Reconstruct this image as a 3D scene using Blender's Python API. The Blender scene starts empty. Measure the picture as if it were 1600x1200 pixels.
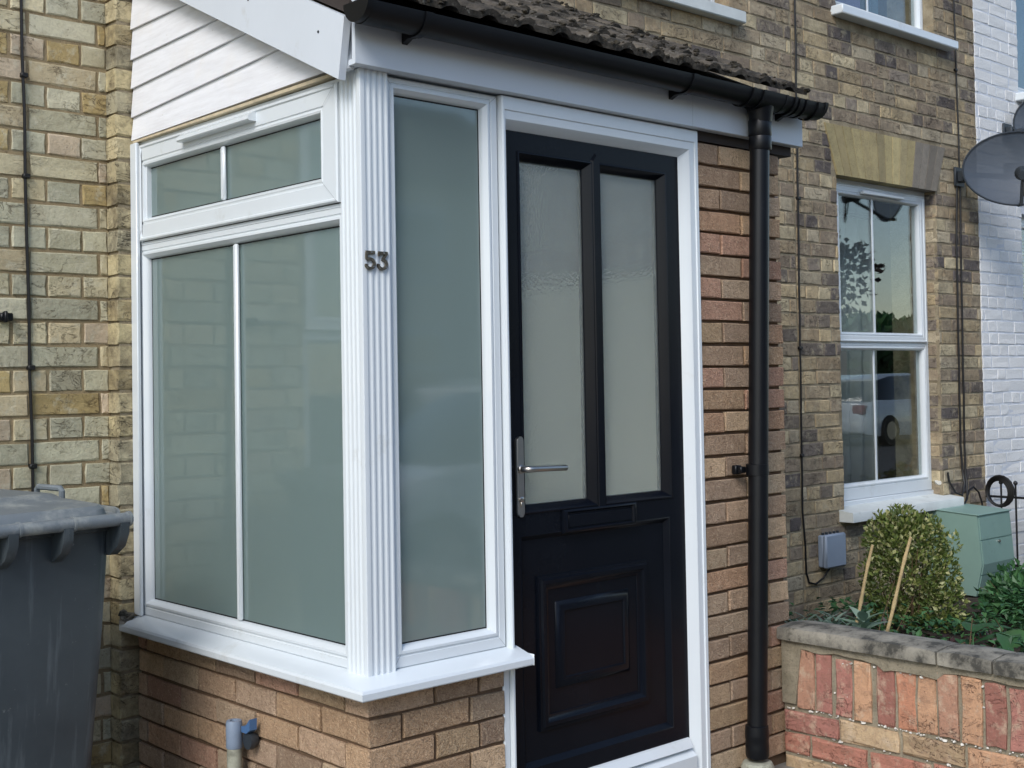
import bpy, bmesh, math, random
from mathutils import Vector, Matrix, noise
R = math.radians
random.seed(7)
S = bpy.context.scene
COL = S.collection

# ------------------------------------------------------------------ camera
CAM_F, CAM_C, CAM_YAW, CAM_PIT, CAM_ROLL = 1999.4336, (799.9999, 540.7714), R(42.3638), R(1.5705), R(-0.9975)
CAM_P = Vector((-1.9436, -2.7013, 1.4))
_fw = Vector((math.sin(CAM_YAW) * math.cos(CAM_PIT), math.cos(CAM_YAW) * math.cos(CAM_PIT), math.sin(CAM_PIT)))
_rt = Vector((math.cos(CAM_YAW), -math.sin(CAM_YAW), 0)); _up = _rt.cross(_fw)
_r2 = math.cos(CAM_ROLL) * _rt + math.sin(CAM_ROLL) * _up
_u2 = -math.sin(CAM_ROLL) * _rt + math.cos(CAM_ROLL) * _up
cam = bpy.data.cameras.new('camera'); cam_o = bpy.data.objects.new('camera', cam); COL.objects.link(cam_o)
m = Matrix((_r2, _u2, -_fw)).transposed().to_4x4(); m.translation = CAM_P
cam_o.matrix_world = m
cam.sensor_width = 36; cam.lens = 36 * CAM_F / 1600
cam.shift_y = -(600 - CAM_C[1]) / 1600
cam.clip_start = .05; cam.clip_end = 500
S.camera = cam_o

def in_view(p, pad=45):
    d = Vector(p) - CAM_P; D = d.dot(_fw)
    if D < .2: return False
    x = CAM_C[0] + CAM_F * d.dot(_r2) / D; y = CAM_C[1] - CAM_F * d.dot(_u2) / D
    return -pad < x < 1600 + pad and -pad < y < 1200 + pad

# ------------------------------------------------------------------ light
SUN_EL, SUN_AZ = R(40), R(-63)          # azimuth measured from -y towards +x
w = bpy.data.worlds.new('World'); S.world = w; w.use_nodes = True
nt = w.node_tree; bg = nt.nodes['Background']
sky = nt.nodes.new('ShaderNodeTexSky'); sky.sky_type = 'NISHITA'; sky.sun_disc = False
sky.sun_elevation = SUN_EL; sky.altitude = 50; sky.air_density = 1.0; sky.dust_density = 0.7; sky.ozone_density = 0.25
sdir = Vector((math.sin(SUN_AZ) * math.cos(SUN_EL), -math.cos(SUN_AZ) * math.cos(SUN_EL), math.sin(SUN_EL)))  # towards sun
sky.sun_rotation = math.atan2(sdir.x, sdir.y)
nt.links.new(sky.outputs[0], bg.inputs[0]); bg.inputs[1].default_value = 0.15
sun = bpy.data.lights.new('sun', 'SUN'); sun.energy = 1.6; sun.angle = R(25); sun.color = (1, .975, .94)
sun_o = bpy.data.objects.new('sun', sun); COL.objects.link(sun_o)
sun_o.rotation_euler = sdir.to_track_quat('Z', 'Y').to_euler(); sun_o.location = (-6, -6, 8)
S.view_settings.view_transform = 'Standard'; S.view_settings.look = 'None'
S.view_settings.exposure = 0.62; S.view_settings.gamma = 1
S.view_settings.use_curve_mapping = False
S.render.engine = 'CYCLES'
S.cycles.use_denoising = True
S.cycles.max_bounces = 10; S.cycles.transparent_max_bounces = 12
S.cycles.caustics_reflective = False; S.cycles.caustics_refractive = True; S.cycles.blur_glossy = .5; S.cycles.sample_clamp_indirect = 6

# ------------------------------------------------------------------ materials
def lin(c):
    return tuple(((v / 255) / 12.92 if v <= 10 else (((v / 255) + .055) / 1.055) ** 2.4) for v in c) + (1,)

class NT:
    def __init__(s, name):
        s.m = bpy.data.materials.new(name); s.m.use_nodes = True; s.t = s.m.node_tree
        s.b = s.t.nodes['Principled BSDF']; s.out = s.t.nodes['Material Output']
    def n(s, typ, **kw):
        o = s.t.nodes.new(typ)
        for k, v in kw.items(): setattr(o, k, v)
        return o
    def l(s, a, b): s.t.links.new(a, b)
    def pos(s):
        return s.n('ShaderNodeNewGeometry').outputs['Position']
    def noise(s, scale, detail=4, rough=.6, vec=None, dist=0):
        o = s.n('ShaderNodeTexNoise'); o.inputs['Scale'].default_value = scale; o.inputs['Detail'].default_value = detail
        o.inputs['Roughness'].default_value = rough; o.inputs['Distortion'].default_value = dist
        s.l(vec or s.pos(), o.inputs['Vector']); return o.outputs['Fac']
    def voro(s, scale, vec=None, feature='F1'):
        o = s.n('ShaderNodeTexVoronoi', feature=feature); o.inputs['Scale'].default_value = scale
        s.l(vec or s.pos(), o.inputs['Vector']); return o.outputs['Distance']
    def ramp(s, fac, stops, interp='LINEAR'):
        o = s.n('ShaderNodeValToRGB'); o.color_ramp.interpolation = interp
        e = o.color_ramp.elements
        while len(e) < len(stops): e.new(.5)
        for i, (p, c) in enumerate(stops):
            e[i].position = p; e[i].color = c if len(c) == 4 else tuple(c) + (1,)
        s.l(fac, o.inputs[0]); return o.outputs[0]
    def mr(s, fac, a, b, c=0., d=1.):
        o = s.n('ShaderNodeMapRange'); o.inputs[1].default_value = a; o.inputs[2].default_value = b
        o.inputs[3].default_value = c; o.inputs[4].default_value = d; s.l(fac, o.inputs[0]); return o.outputs[0]
    def math(s, op, a, b=None):
        o = s.n('ShaderNodeMath', operation=op)
        for i, v in enumerate((a, b)):
            if v is None: continue
            if isinstance(v, (int, float)): o.inputs[i].default_value = v
            else: s.l(v, o.inputs[i])
        return o.outputs[0]
    def mix(s, fac, a, b, blend='MIX'):
        o = s.n('ShaderNodeMix', data_type='RGBA', blend_type=blend)
        for sock, v in ((o.inputs[0], fac), (o.inputs[6], a), (o.inputs[7], b)):
            if isinstance(v, (int, float)): sock.default_value = v
            elif isinstance(v, tuple): sock.default_value = v if len(v) == 4 else v + (1,)
            else: s.l(v, sock)
        return o.outputs[2]
    def scale(s, vec, sc):
        o = s.n('ShaderNodeMapping'); o.inputs['Scale'].default_value = sc; s.l(vec, o.inputs['Vector']); return o.outputs[0]
    def bump(s, h, strength=.4, dist=.004, prev=None):
        o = s.n('ShaderNodeBump'); o.inputs['Strength'].default_value = strength; o.inputs['Distance'].default_value = dist
        s.l(h, o.inputs['Height'])
        if prev: s.l(prev, o.inputs['Normal'])
        s.l(o.outputs[0], s.b.inputs['Normal']); return o.outputs[0]
    def rnd(s):
        a = s.n('ShaderNodeObjectInfo').outputs['Random']; b = s.n('ShaderNodeNewGeometry').outputs['Random Per Island']
        return s.math('FRACT', s.math('ADD', a, b))
    def set(s, **kw):
        for k, v in kw.items():
            i = s.b.inputs[k.replace('_', ' ')]
            if isinstance(v, (int, float, tuple)): i.default_value = v
            else: s.l(v, i)
        return s

def simple(name, c, rough=.5, var=.12, nscale=6, bump=0, bscale=80, metallic=0, coat=0, spec=.5, grime=None):
    t = NT(name); f = t.noise(nscale, 5)
    base = lin(c)
    col = t.mix(t.mr(f, .3, .7), tuple(v * (1 - var) for v in base[:3]), tuple(min(1, v * (1 + var)) for v in base[:3]))
    if grime:
        g = t.mr(t.noise(grime[1], 8, .7), grime[2], grime[3])
        col = t.mix(g, col, lin(grime[0]))
    t.set(Base_Color=col, Roughness=rough, Metallic=metallic, Coat_Weight=coat)
    t.b.inputs['Specular IOR Level'].default_value = spec
    if bump: t.bump(t.noise(bscale, 6), bump, .003)
    return t.m

def brick_mat(name, cols, dark, dark_rng, bump=.7, soot_scale=3.0, fine=220, drag=False, light=None, crease=0., mott=.6, vj=(.84, 1.2)):
    t = NT(name); r = t.rnd()
    n = len(cols)
    base = t.ramp(r, [(i / n, lin(c)) for i, c in enumerate(cols)], 'CONSTANT')
    r2 = t.math('FRACT', t.math('MULTIPLY', r, 17.31))
    hsv = t.n('ShaderNodeHueSaturation'); t.l(base, hsv.inputs['Color']); t.l(t.mr(r2, 0, 1, *vj), hsv.inputs['Value'])
    col = hsv.outputs[0]
    dk = lin(dark)
    f1 = t.noise(26, 10, .72, dist=.6); col = t.mix(t.mr(f1, .46, .66, 0, mott), col, t.mix(.55, col, dk))
    if light: col = t.mix(t.mr(t.noise(17, 8, .7), .52, .68, 0, .75), col, lin(light))
    f2 = t.noise(soot_scale, 7, .68); col = t.mix(t.mr(f2, dark_rng[0], dark_rng[1], 0, dark_rng[2]), col, dk)
    f3 = t.noise(120, 5, .7); col = t.mix(t.mr(f3, .35, .65, -.16, .16), col, (0, 0, 0))
    col = t.mix(t.mr(f3, .60, .70, 0, .35), col, t.mix(.5, col, (.75, .72, .64)))
    v = t.voro(75); pit = t.math('MULTIPLY', t.mr(v, .0, .2, .8, 0), t.mr(t.noise(14, 3), .5, .6))
    col = t.mix(pit, col, tuple(x * .3 for x in dk[:3]))
    h = t.math('ADD', t.noise(60, 8, .7), t.math('MULTIPLY', t.noise(fine, 4), .35))
    h = t.math('SUBTRACT', h, t.math('MULTIPLY', pit, .5))
    if crease:
        c1 = t.math('ABSOLUTE', t.math('SUBTRACT', t.noise(11, 6, .62, vec=t.scale(t.pos(), (1, 1, 1.8)), dist=1.4), .5))
        cr = t.math('MULTIPLY', t.mr(c1, .0, .012, 1, 0), t.mr(t.noise(6, 3), .46, .58))
        col = t.mix(t.math('MULTIPLY', cr, crease), col, tuple(x * .4 for x in dk[:3]))
        h = t.math('SUBTRACT', h, t.math('MULTIPLY', cr, .6))
    if drag:
        vec = t.n('ShaderNodeMapping'); vec.inputs['Rotation'].default_value = (R(35), R(35), 0); t.l(t.pos(), vec.inputs['Vector'])
        h1 = t.noise(1, 4, .6, vec=t.scale(vec.outputs[0], (105, 105, 42)), dist=2.0)
        h = t.math('ADD', t.math('MULTIPLY', h1, 1.3), t.math('MULTIPLY', t.noise(fine, 4), .45))
        col = t.mix(t.mr(h1, .46, .32, 0, .6), col, dk)
        col = t.mix(t.mr(h1, .55, .68, 0, .6), col, lin((222, 196, 164)))
    t.set(Base_Color=col, Roughness=.92); t.b.inputs['Specular IOR Level'].default_value = .25
    t.bump(h, bump, .008 if drag else .005)
    return t.m

def mortar_mat(name, c, c2, bump=.8):
    t = NT(name); f = t.noise(12, 8, .7)
    col = t.mix(t.mr(f, .35, .7), lin(c), lin(c2))
    col = t.mix(t.mr(t.noise(130, 4), .55, .75, 0, .5), col, lin((40, 36, 32)))
    t.set(Base_Color=col, Roughness=.95); t.b.inputs['Specular IOR Level'].default_value = .2
    t.bump(t.noise(90, 8, .75), bump, .006); return t.m

M = {}
M['brick_left'] = brick_mat('pale_yellow_stock_brick', [(196, 186, 154), (186, 180, 152), (202, 188, 152), (180, 176, 152), (198, 182, 148), (182, 160, 112), (190, 184, 158), (204, 192, 158), (196, 178, 152), (186, 182, 156)],
                            (126, 108, 80), (.54, .8, .45), bump=.8, light=(200, 194, 170), crease=.8, mott=.5)
M['brick_right'] = brick_mat('weathered_brown_stock_brick', [(170, 150, 120), (182, 162, 128), (148, 132, 112), (188, 168, 132), (118, 108, 98), (160, 144, 120), (180, 166, 140), (104, 96, 92), (198, 182, 148), (168, 150, 122), (138, 126, 112)],
                             (84, 74, 66), (.47, .74, .65), bump=1.0, soot_scale=4.5, light=(190, 176, 148), crease=.9, mott=.8)
M['brick_pilaster'] = brick_mat('sooty_yellow_brick', [(186, 172, 134), (174, 158, 120), (190, 176, 140), (166, 158, 132)],
                             (78, 68, 54), (.46, .66, .75), bump=1.0, soot_scale=7, light=(200, 188, 154), crease=.9, mott=.8)
M['brick_porch'] = brick_mat('buff_dragwire_brick', [(202, 168, 134), (192, 162, 134), (208, 178, 144), (182, 156, 132), (202, 162, 130), (198, 174, 144), (196, 154, 130), (188, 164, 138), (174, 148, 124), (204, 174, 138)],
                             (122, 94, 72), (.52, .85, .5), bump=1.0, drag=True, mott=.55, vj=(.78, 1.18))
M['brick_red'] = brick_mat('orange_red_garden_brick', [(190, 134, 106), (178, 122, 104), (172, 118, 104), (192, 150, 118), (190, 164, 130), (168, 116, 104), (184, 140, 116)],
                           (128, 98, 82), (.5, .76, .6), bump=1.0, light=(206, 184, 158), crease=1., mott=.95)
M['brick_white'] = brick_mat('white_painted_brick', [(230, 229, 226), (226, 226, 224)], (192, 190, 186), (.6, .9, .2), bump=.6, mott=.12, vj=(.95, 1.04))
M['brick_arch'] = brick_mat('yellow_rubbed_brick', [(176, 160, 118), (168, 152, 112), (182, 166, 122), (162, 148, 112)], (124, 112, 86), (.5, .75, .6), bump=.4, crease=.5)
M['brick_arch_grey'] = brick_mat('grey_rubbed_brick', [(136, 128, 116), (122, 114, 104)], (92, 86, 78), (.5, .8, .5), bump=.4)
M['mortar_left'] = mortar_mat('brown_mortar', (144, 126, 98), (164, 148, 116))
M['mortar_right'] = mortar_mat('grey_brown_mortar', (126, 114, 92), (168, 156, 132))
M['mortar_porch'] = mortar_mat('dark_raked_mortar', (116, 94, 74), (96, 78, 62))
M['mortar_red'] = mortar_mat('grey_lime_mortar', (158, 148, 128), (126, 118, 100))
M['mortar_white'] = mortar_mat('white_painted_joint', (214, 218, 224), (202, 206, 212), .4)
M['coping'] = simple('weathered_concrete', (156, 150, 136), .95, .35, 26, 1, 60, grime=((66, 64, 58), 13, .40, .60))
M['lichen'] = simple('white_lichen', (214, 210, 200), .95, .1)
M['upvc'] = simple('white_upvc', (216, 222, 225), .28, .02, 3, coat=.25, grime=((182, 182, 174), 7, .60, .90))
M['weld'] = simple('weld_groove', (150, 154, 158), .6, .1)
M['upvc2'] = simple('white_upvc_fascia', (208, 214, 220), .4, .03, 3, grime=((186, 186, 182), 5, .64, .85))
def cladding():
    t = NT('painted_timber_board'); v = t.scale(t.pos(), (6, 6, 60))
    f = t.noise(1, 6, .6, vec=v); col = t.mix(t.mr(f, .4, .7), lin((232, 233, 236)), lin((220, 220, 222)))
    col = t.mix(t.mr(t.noise(34, 6, .7), .66, .72, 0, .8), col, lin((168, 150, 118)))
    col = t.mix(t.mr(t.noise(4, 3), .52, .75, 0, .5), col, lin((226, 220, 212)))
    t.set(Base_Color=col, Roughness=.6); t.bump(t.math('ADD', f, t.math('MULTIPLY', t.noise(30, 5), .7)), .35, .004); return t.m
M['cladding'] = cladding()
M['barewood'] = simple('bare_softwood', (190, 176, 148), .8, .2, 20)
M['black_upvc'] = simple('black_gutter_plastic', (11, 13, 17), .4, .3, 8, grime=((52, 56, 60), 16, .66, .9), spec=.32)
def door_mat():
    t = NT('black_door_skin'); v = t.scale(t.pos(), (90, 90, 6))
    t.set(Base_Color=t.mix(t.mr(t.noise(4, 4), .3, .7), (.0030, .0042, .0075), (.0050, .0066, .0105)), Roughness=.26)
    t.b.inputs['Specular IOR Level'].default_value = .16
    t.bump(t.noise(1, 4, .6, vec=v), .10, .001); return t.m
M['door'] = door_mat()
M['steel'] = simple('brushed_steel', (176, 172, 166), .28, .06, 20, metallic=1)
M['brass'] = simple('tarnished_metal', (112, 104, 90), .36, .6, 120, metallic=.8, bump=.3, bscale=200)
M['gasket'] = simple('black_gasket', (14, 16, 18), .6, .1)
def roof_mat():
    t = NT('mossy_concrete_tile'); r = t.rnd()
    col = t.mix(t.mr(r, 0, 1), lin((120, 110, 96)), lin((92, 84, 74)))
    col = t.mix(t.mr(t.noise(14, 8, .7), .42, .62), col, lin((44, 40, 32)))
    col = t.mix(t.mr(t.noise(40, 5), .62, .7, 0, .7), col, lin((170, 164, 150)))
    t.set(Base_Color=col, Roughness=.95); t.bump(t.noise(50, 8, .75), 1, .02); return t.m
M['tile'] = roof_mat()
M['moss'] = simple('dark_dry_moss', (62, 56, 44), 1, .6, 60, 1, 160, grime=((30, 27, 22), 45, .45, .62))
M['slate'] = simple('grey_slate', (86, 88, 94), .7, .2, 10)
M['lead'] = simple('lead_flashing', (150, 166, 182), .5, .15, 12, .3, 30)
def bin_mat():
    t = NT('grey_bin_plastic'); f = t.noise(3.5, 5)
    col = t.mix(t.mr(f, .35, .7), lin((56, 64, 69)), lin((70, 78, 82)))
    st = t.noise(1, 5, .65, vec=t.scale(t.pos(), (26, 26, 1.6)))
    col = t.mix(t.mr(st, .56, .72, 0, .5), col, lin((112, 120, 124)))
    col = t.mix(t.mr(t.noise(40, 6, .7), .66, .72, 0, .6), col, lin((128, 132, 130)))
    t.set(Base_Color=col, Roughness=t.mr(f, .3, .7, .38, .55)); t.bump(t.math('ADD', t.noise(5, 3), t.math('MULTIPLY', t.noise(300, 3), .05)), .25, .01); return t.m
M['bin'] = bin_mat()
M['bin_lid'] = simple('grey_bin_lid_plastic', (110, 117, 121), .45, .1, 6, .2, 200, grime=((160, 162, 156), 7, .50, .7))
M['rubber'] = simple('black_rubber', (22, 22, 23), .8, .1)
M['cable'] = simple('black_cable', (16, 15, 15), .5, .2)
M['greybox'] = simple('grey_plastic_box', (138, 150, 166), .5, .06, 6)
M['pipe_grey'] = simple('blue_grey_plastic', (128, 142, 160), .5, .1, 20)
M['pipe_old'] = simple('weathered_pvc', (156, 156, 140), .7, .2, 30, grime=((100, 98, 84), 18, .5, .7))
M['pipe_blue'] = simple('blue_clip_plastic', (70, 104, 146), .5, .1)
M['cabinet'] = simple('sage_green_grp', (124, 152, 142), .5, .06, 4, grime=((92, 112, 104), 6, .6, .85))
M['iron'] = simple('black_painted_iron', (20, 20, 22), .5, .2, 40, .3)
M['sillstone'] = simple('painted_stone_sill', (206, 210, 206), .7, .08, 8, .3, 60, grime=((140, 140, 130), 7, .6, .8))
M['soil'] = simple('dark_soil', (54, 44, 34), 1, .5, 30, 1, 40)
M['paving'] = simple('concrete_paving', (128, 124, 116), .95, .2, 5, .5, 60, grime=((84, 82, 76), 2.5, .5, .75))
M['asphalt'] = simple('asphalt', (64, 64, 66), .95, .3, 60, .8, 150)
M['kerbstone'] = simple('granite_kerb', (130, 128, 124), .9, .2, 50)
M['cane'] = simple('bamboo_cane', (196, 172, 128), .7, .2, 25)
M['twig'] = simple('dry_twig', (98, 78, 54), .9, .3, 30)
M['car_white'] = simple('white_car_paint', (222, 224, 226), .25, .01, 2, coat=1)
M['car_glass'] = simple('dark_car_glass', (18, 22, 24), .05, .1, 2, coat=1)
M['red_lens'] = simple('red_lens', (130, 12, 16), .15, .1, 8)
M['clear_lens'] = simple('clear_lens', (190, 196, 200), .12, .1, 8)
M['opp_brick'] = simple('red_brown_brickwork', (126, 72, 54), .9, .25, 9)
M['opp_cream'] = simple('cream_render', (200, 190, 168), .9, .08, 4)
M['opp_roof'] = simple('brown_roof', (84, 66, 56), .9, .2, 6)
M['purple'] = simple('lilac_blind', (128, 116, 170), .9, .05)
M['voile'] = simple('white_curtain', (206, 206, 204), .95, .05, 8)
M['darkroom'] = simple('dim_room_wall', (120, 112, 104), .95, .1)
M['bluegrey'] = simple('blue_grey_blind', (120, 152, 178), .8, .05)
M['cream'] = simple('cream_wall', (242, 240, 226), .9, .04)
M['brown'] = simple('dark_timber', (52, 44, 40), .8, .15)
M['redcurtain'] = simple('terracotta_wall', (132, 56, 40), .9, .1)

def leaf_mat(name, cols, rough=.5, edge=None):
    t = NT(name); r = t.rnd(); n = len(cols)
    c = t.ramp(r, [(i / n, lin(k)) for i, k in enumerate(cols)], 'CONSTANT')
    c = t.mix(t.mr(t.noise(30, 4), .4, .7, 0, .35), c, lin(cols[0]))
    t.set(Base_Color=c, Roughness=rough)
    tr = t.n('ShaderNodeBsdfTranslucent'); t.l(c, tr.inputs[0])
    mx = t.n('ShaderNodeMixShader'); mx.inputs[0].default_value = .25
    t.l(t.b.outputs[0], mx.inputs[1]); t.l(tr.outputs[0], mx.inputs[2]); t.l(mx.outputs[0], t.out.inputs[0]); return t.m
M['leaf_var'] = leaf_mat('variegated_leaf', [(92, 108, 52), (118, 132, 66), (186, 184, 124), (80, 98, 46), (136, 144, 78), (104, 120, 58), (206, 204, 150), (126, 138, 72)])
M['leaf_grey'] = leaf_mat('grey_green_leaf', [(126, 148, 128), (140, 160, 140), (112, 136, 116), (150, 168, 150)], .7)
M['leaf_dark'] = leaf_mat('dark_green_leaf', [(56, 96, 58), (70, 112, 66), (48, 84, 50), (80, 122, 72)])
M['leaf_fresh'] = leaf_mat('fresh_green_leaf', [(58, 100, 56), (74, 116, 62), (48, 88, 52)])
M['leaf_mixed'] = leaf_mat('autumn_green_leaf', [(70, 84, 40), (108, 110, 48), (54, 70, 34), (150, 96, 48), (84, 96, 44)])
M['leaf_brown'] = leaf_mat('purple_brown_leaf', [(56, 36, 34), (70, 44, 36), (48, 34, 30)])

def fresnel(t, ior, normal=None):
    bf = t.n('ShaderNodeNewGeometry').outputs['Backfacing']
    fr = t.n('ShaderNodeFresnel'); t.l(t.mr(bf, 0, 1, ior, 1 / ior), fr.inputs[0])     # same reflectance from both sides of a pane
    if normal: t.l(normal, fr.inputs['Normal'])
    return fr
def frosted(name, c, rough_coat=.045):
    t = NT(name)
    d = t.n('ShaderNodeBsdfDiffuse'); d.inputs[0].default_value = c + (1,)
    tr = t.n('ShaderNodeBsdfTranslucent'); tr.inputs[0].default_value = (.94, .99, .97, 1)
    mx = t.n('ShaderNodeMixShader'); mx.inputs[0].default_value = .60
    gl = t.n('ShaderNodeBsdfGlossy'); gl.inputs['Roughness'].default_value = rough_coat
    fr = fresnel(t, 2.0)
    m2 = t.n('ShaderNodeMixShader')
    t.l(d.outputs[0], mx.inputs[1]); t.l(tr.outputs[0], mx.inputs[2])
    t.l(fr.outputs[0], m2.inputs[0]); t.l(mx.outputs[0], m2.inputs[1]); t.l(gl.outputs[0], m2.inputs[2])
    t.l(m2.outputs[0], t.out.inputs[0]); return t.m
M['frosted'] = frosted('satin_frosted_glass', (.30, .40, .39))
def obscure():
    t = NT('stippled_obscure_glass')
    h = t.noise(120, 3, .5); b = t.n('ShaderNodeBump'); b.inputs['Strength'].default_value = .7; b.inputs['Distance'].default_value = .003; t.l(h, b.inputs['Height'])
    rf = t.n('ShaderNodeBsdfRefraction'); rf.inputs['Roughness'].default_value = .23; rf.inputs['IOR'].default_value = 1.12; rf.inputs[0].default_value = (.99, 1, .97, 1)
    gl = t.n('ShaderNodeBsdfGlossy'); gl.inputs['Roughness'].default_value = .16; t.l(b.outputs[0], gl.inputs['Normal']); t.l(b.outputs[0], rf.inputs['Normal'])
    d = t.n('ShaderNodeBsdfDiffuse'); d.inputs[0].default_value = (.74, .80, .73, 1); t.l(b.outputs[0], d.inputs['Normal'])
    fr = fresnel(t, 1.5, b.outputs[0])
    mx = t.n('ShaderNodeMixShader'); mx.inputs[0].default_value = .20; t.l(rf.outputs[0], mx.inputs[1]); t.l(d.outputs[0], mx.inputs[2])
    m2 = t.n('ShaderNodeMixShader'); t.l(fr.outputs[0], m2.inputs[0]); t.l(mx.outputs[0], m2.inputs[1]); t.l(gl.outputs[0], m2.inputs[2])
    t.l(m2.outputs[0], t.out.inputs[0]); return t.m
M['obscure'] = obscure()
def clear_glass():
    t = NT('window_glass')
    tr = t.n('ShaderNodeBsdfTransparent'); tr.inputs[0].default_value = (.86, .9, .89, 1)
    gl = t.n('ShaderNodeBsdfGlossy'); gl.inputs['Roughness'].default_value = .0
    fr = fresnel(t, 2.0)
    m2 = t.n('ShaderNodeMixShader'); t.l(fr.outputs[0], m2.inputs[0]); t.l(tr.outputs[0], m2.inputs[1]); t.l(gl.outputs[0], m2.inputs[2])
    t.l(m2.outputs[0], t.out.inputs[0]); return t.m
M['glass'] = clear_glass()
def mesh_dish():
    t = NT('perforated_grey_dish')
    tr = t.n('ShaderNodeBsdfTransparent')
    t.set(Base_Color=lin((68, 76, 86)), Roughness=.5)
    mx = t.n('ShaderNodeMixShader'); mx.inputs[0].default_value = .94
    t.l(tr.outputs[0], mx.inputs[1]); t.l(t.b.outputs[0], mx.inputs[2]); t.l(mx.outputs[0], t.out.inputs[0]); return t.m
M['dish'] = mesh_dish()
M['dish_grey'] = simple('grey_dish_metal', (92, 100, 108), .5, .08)
M['dark_grey'] = simple('dark_grey_plastic', (44, 50, 56), .5, .15)

# ------------------------------------------------------------------ object helpers
def link(o, parent=None):
    COL.objects.link(o)
    if parent is not None: o.parent = parent
    return o
def thing(name, label, cat, loc=(0, 0, 0), group=None, rz=0):
    o = bpy.data.objects.new(name, None); o.empty_display_size = .1; o.location = loc; o.rotation_euler = (0, 0, rz)
    COL.objects.link(o); o['label'] = label; o['category'] = cat
    if group: o['group'] = group
    return o
def tag(o, label, cat, group=None, kind=None):
    o['label'] = label; o['category'] = cat
    if group: o['group'] = group
    if kind: o['kind'] = kind
    return o

def wpos(o):
    p = Vector((0, 0, 0))
    while o is not None:
        p += o.location; o = o.parent
    return p

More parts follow.
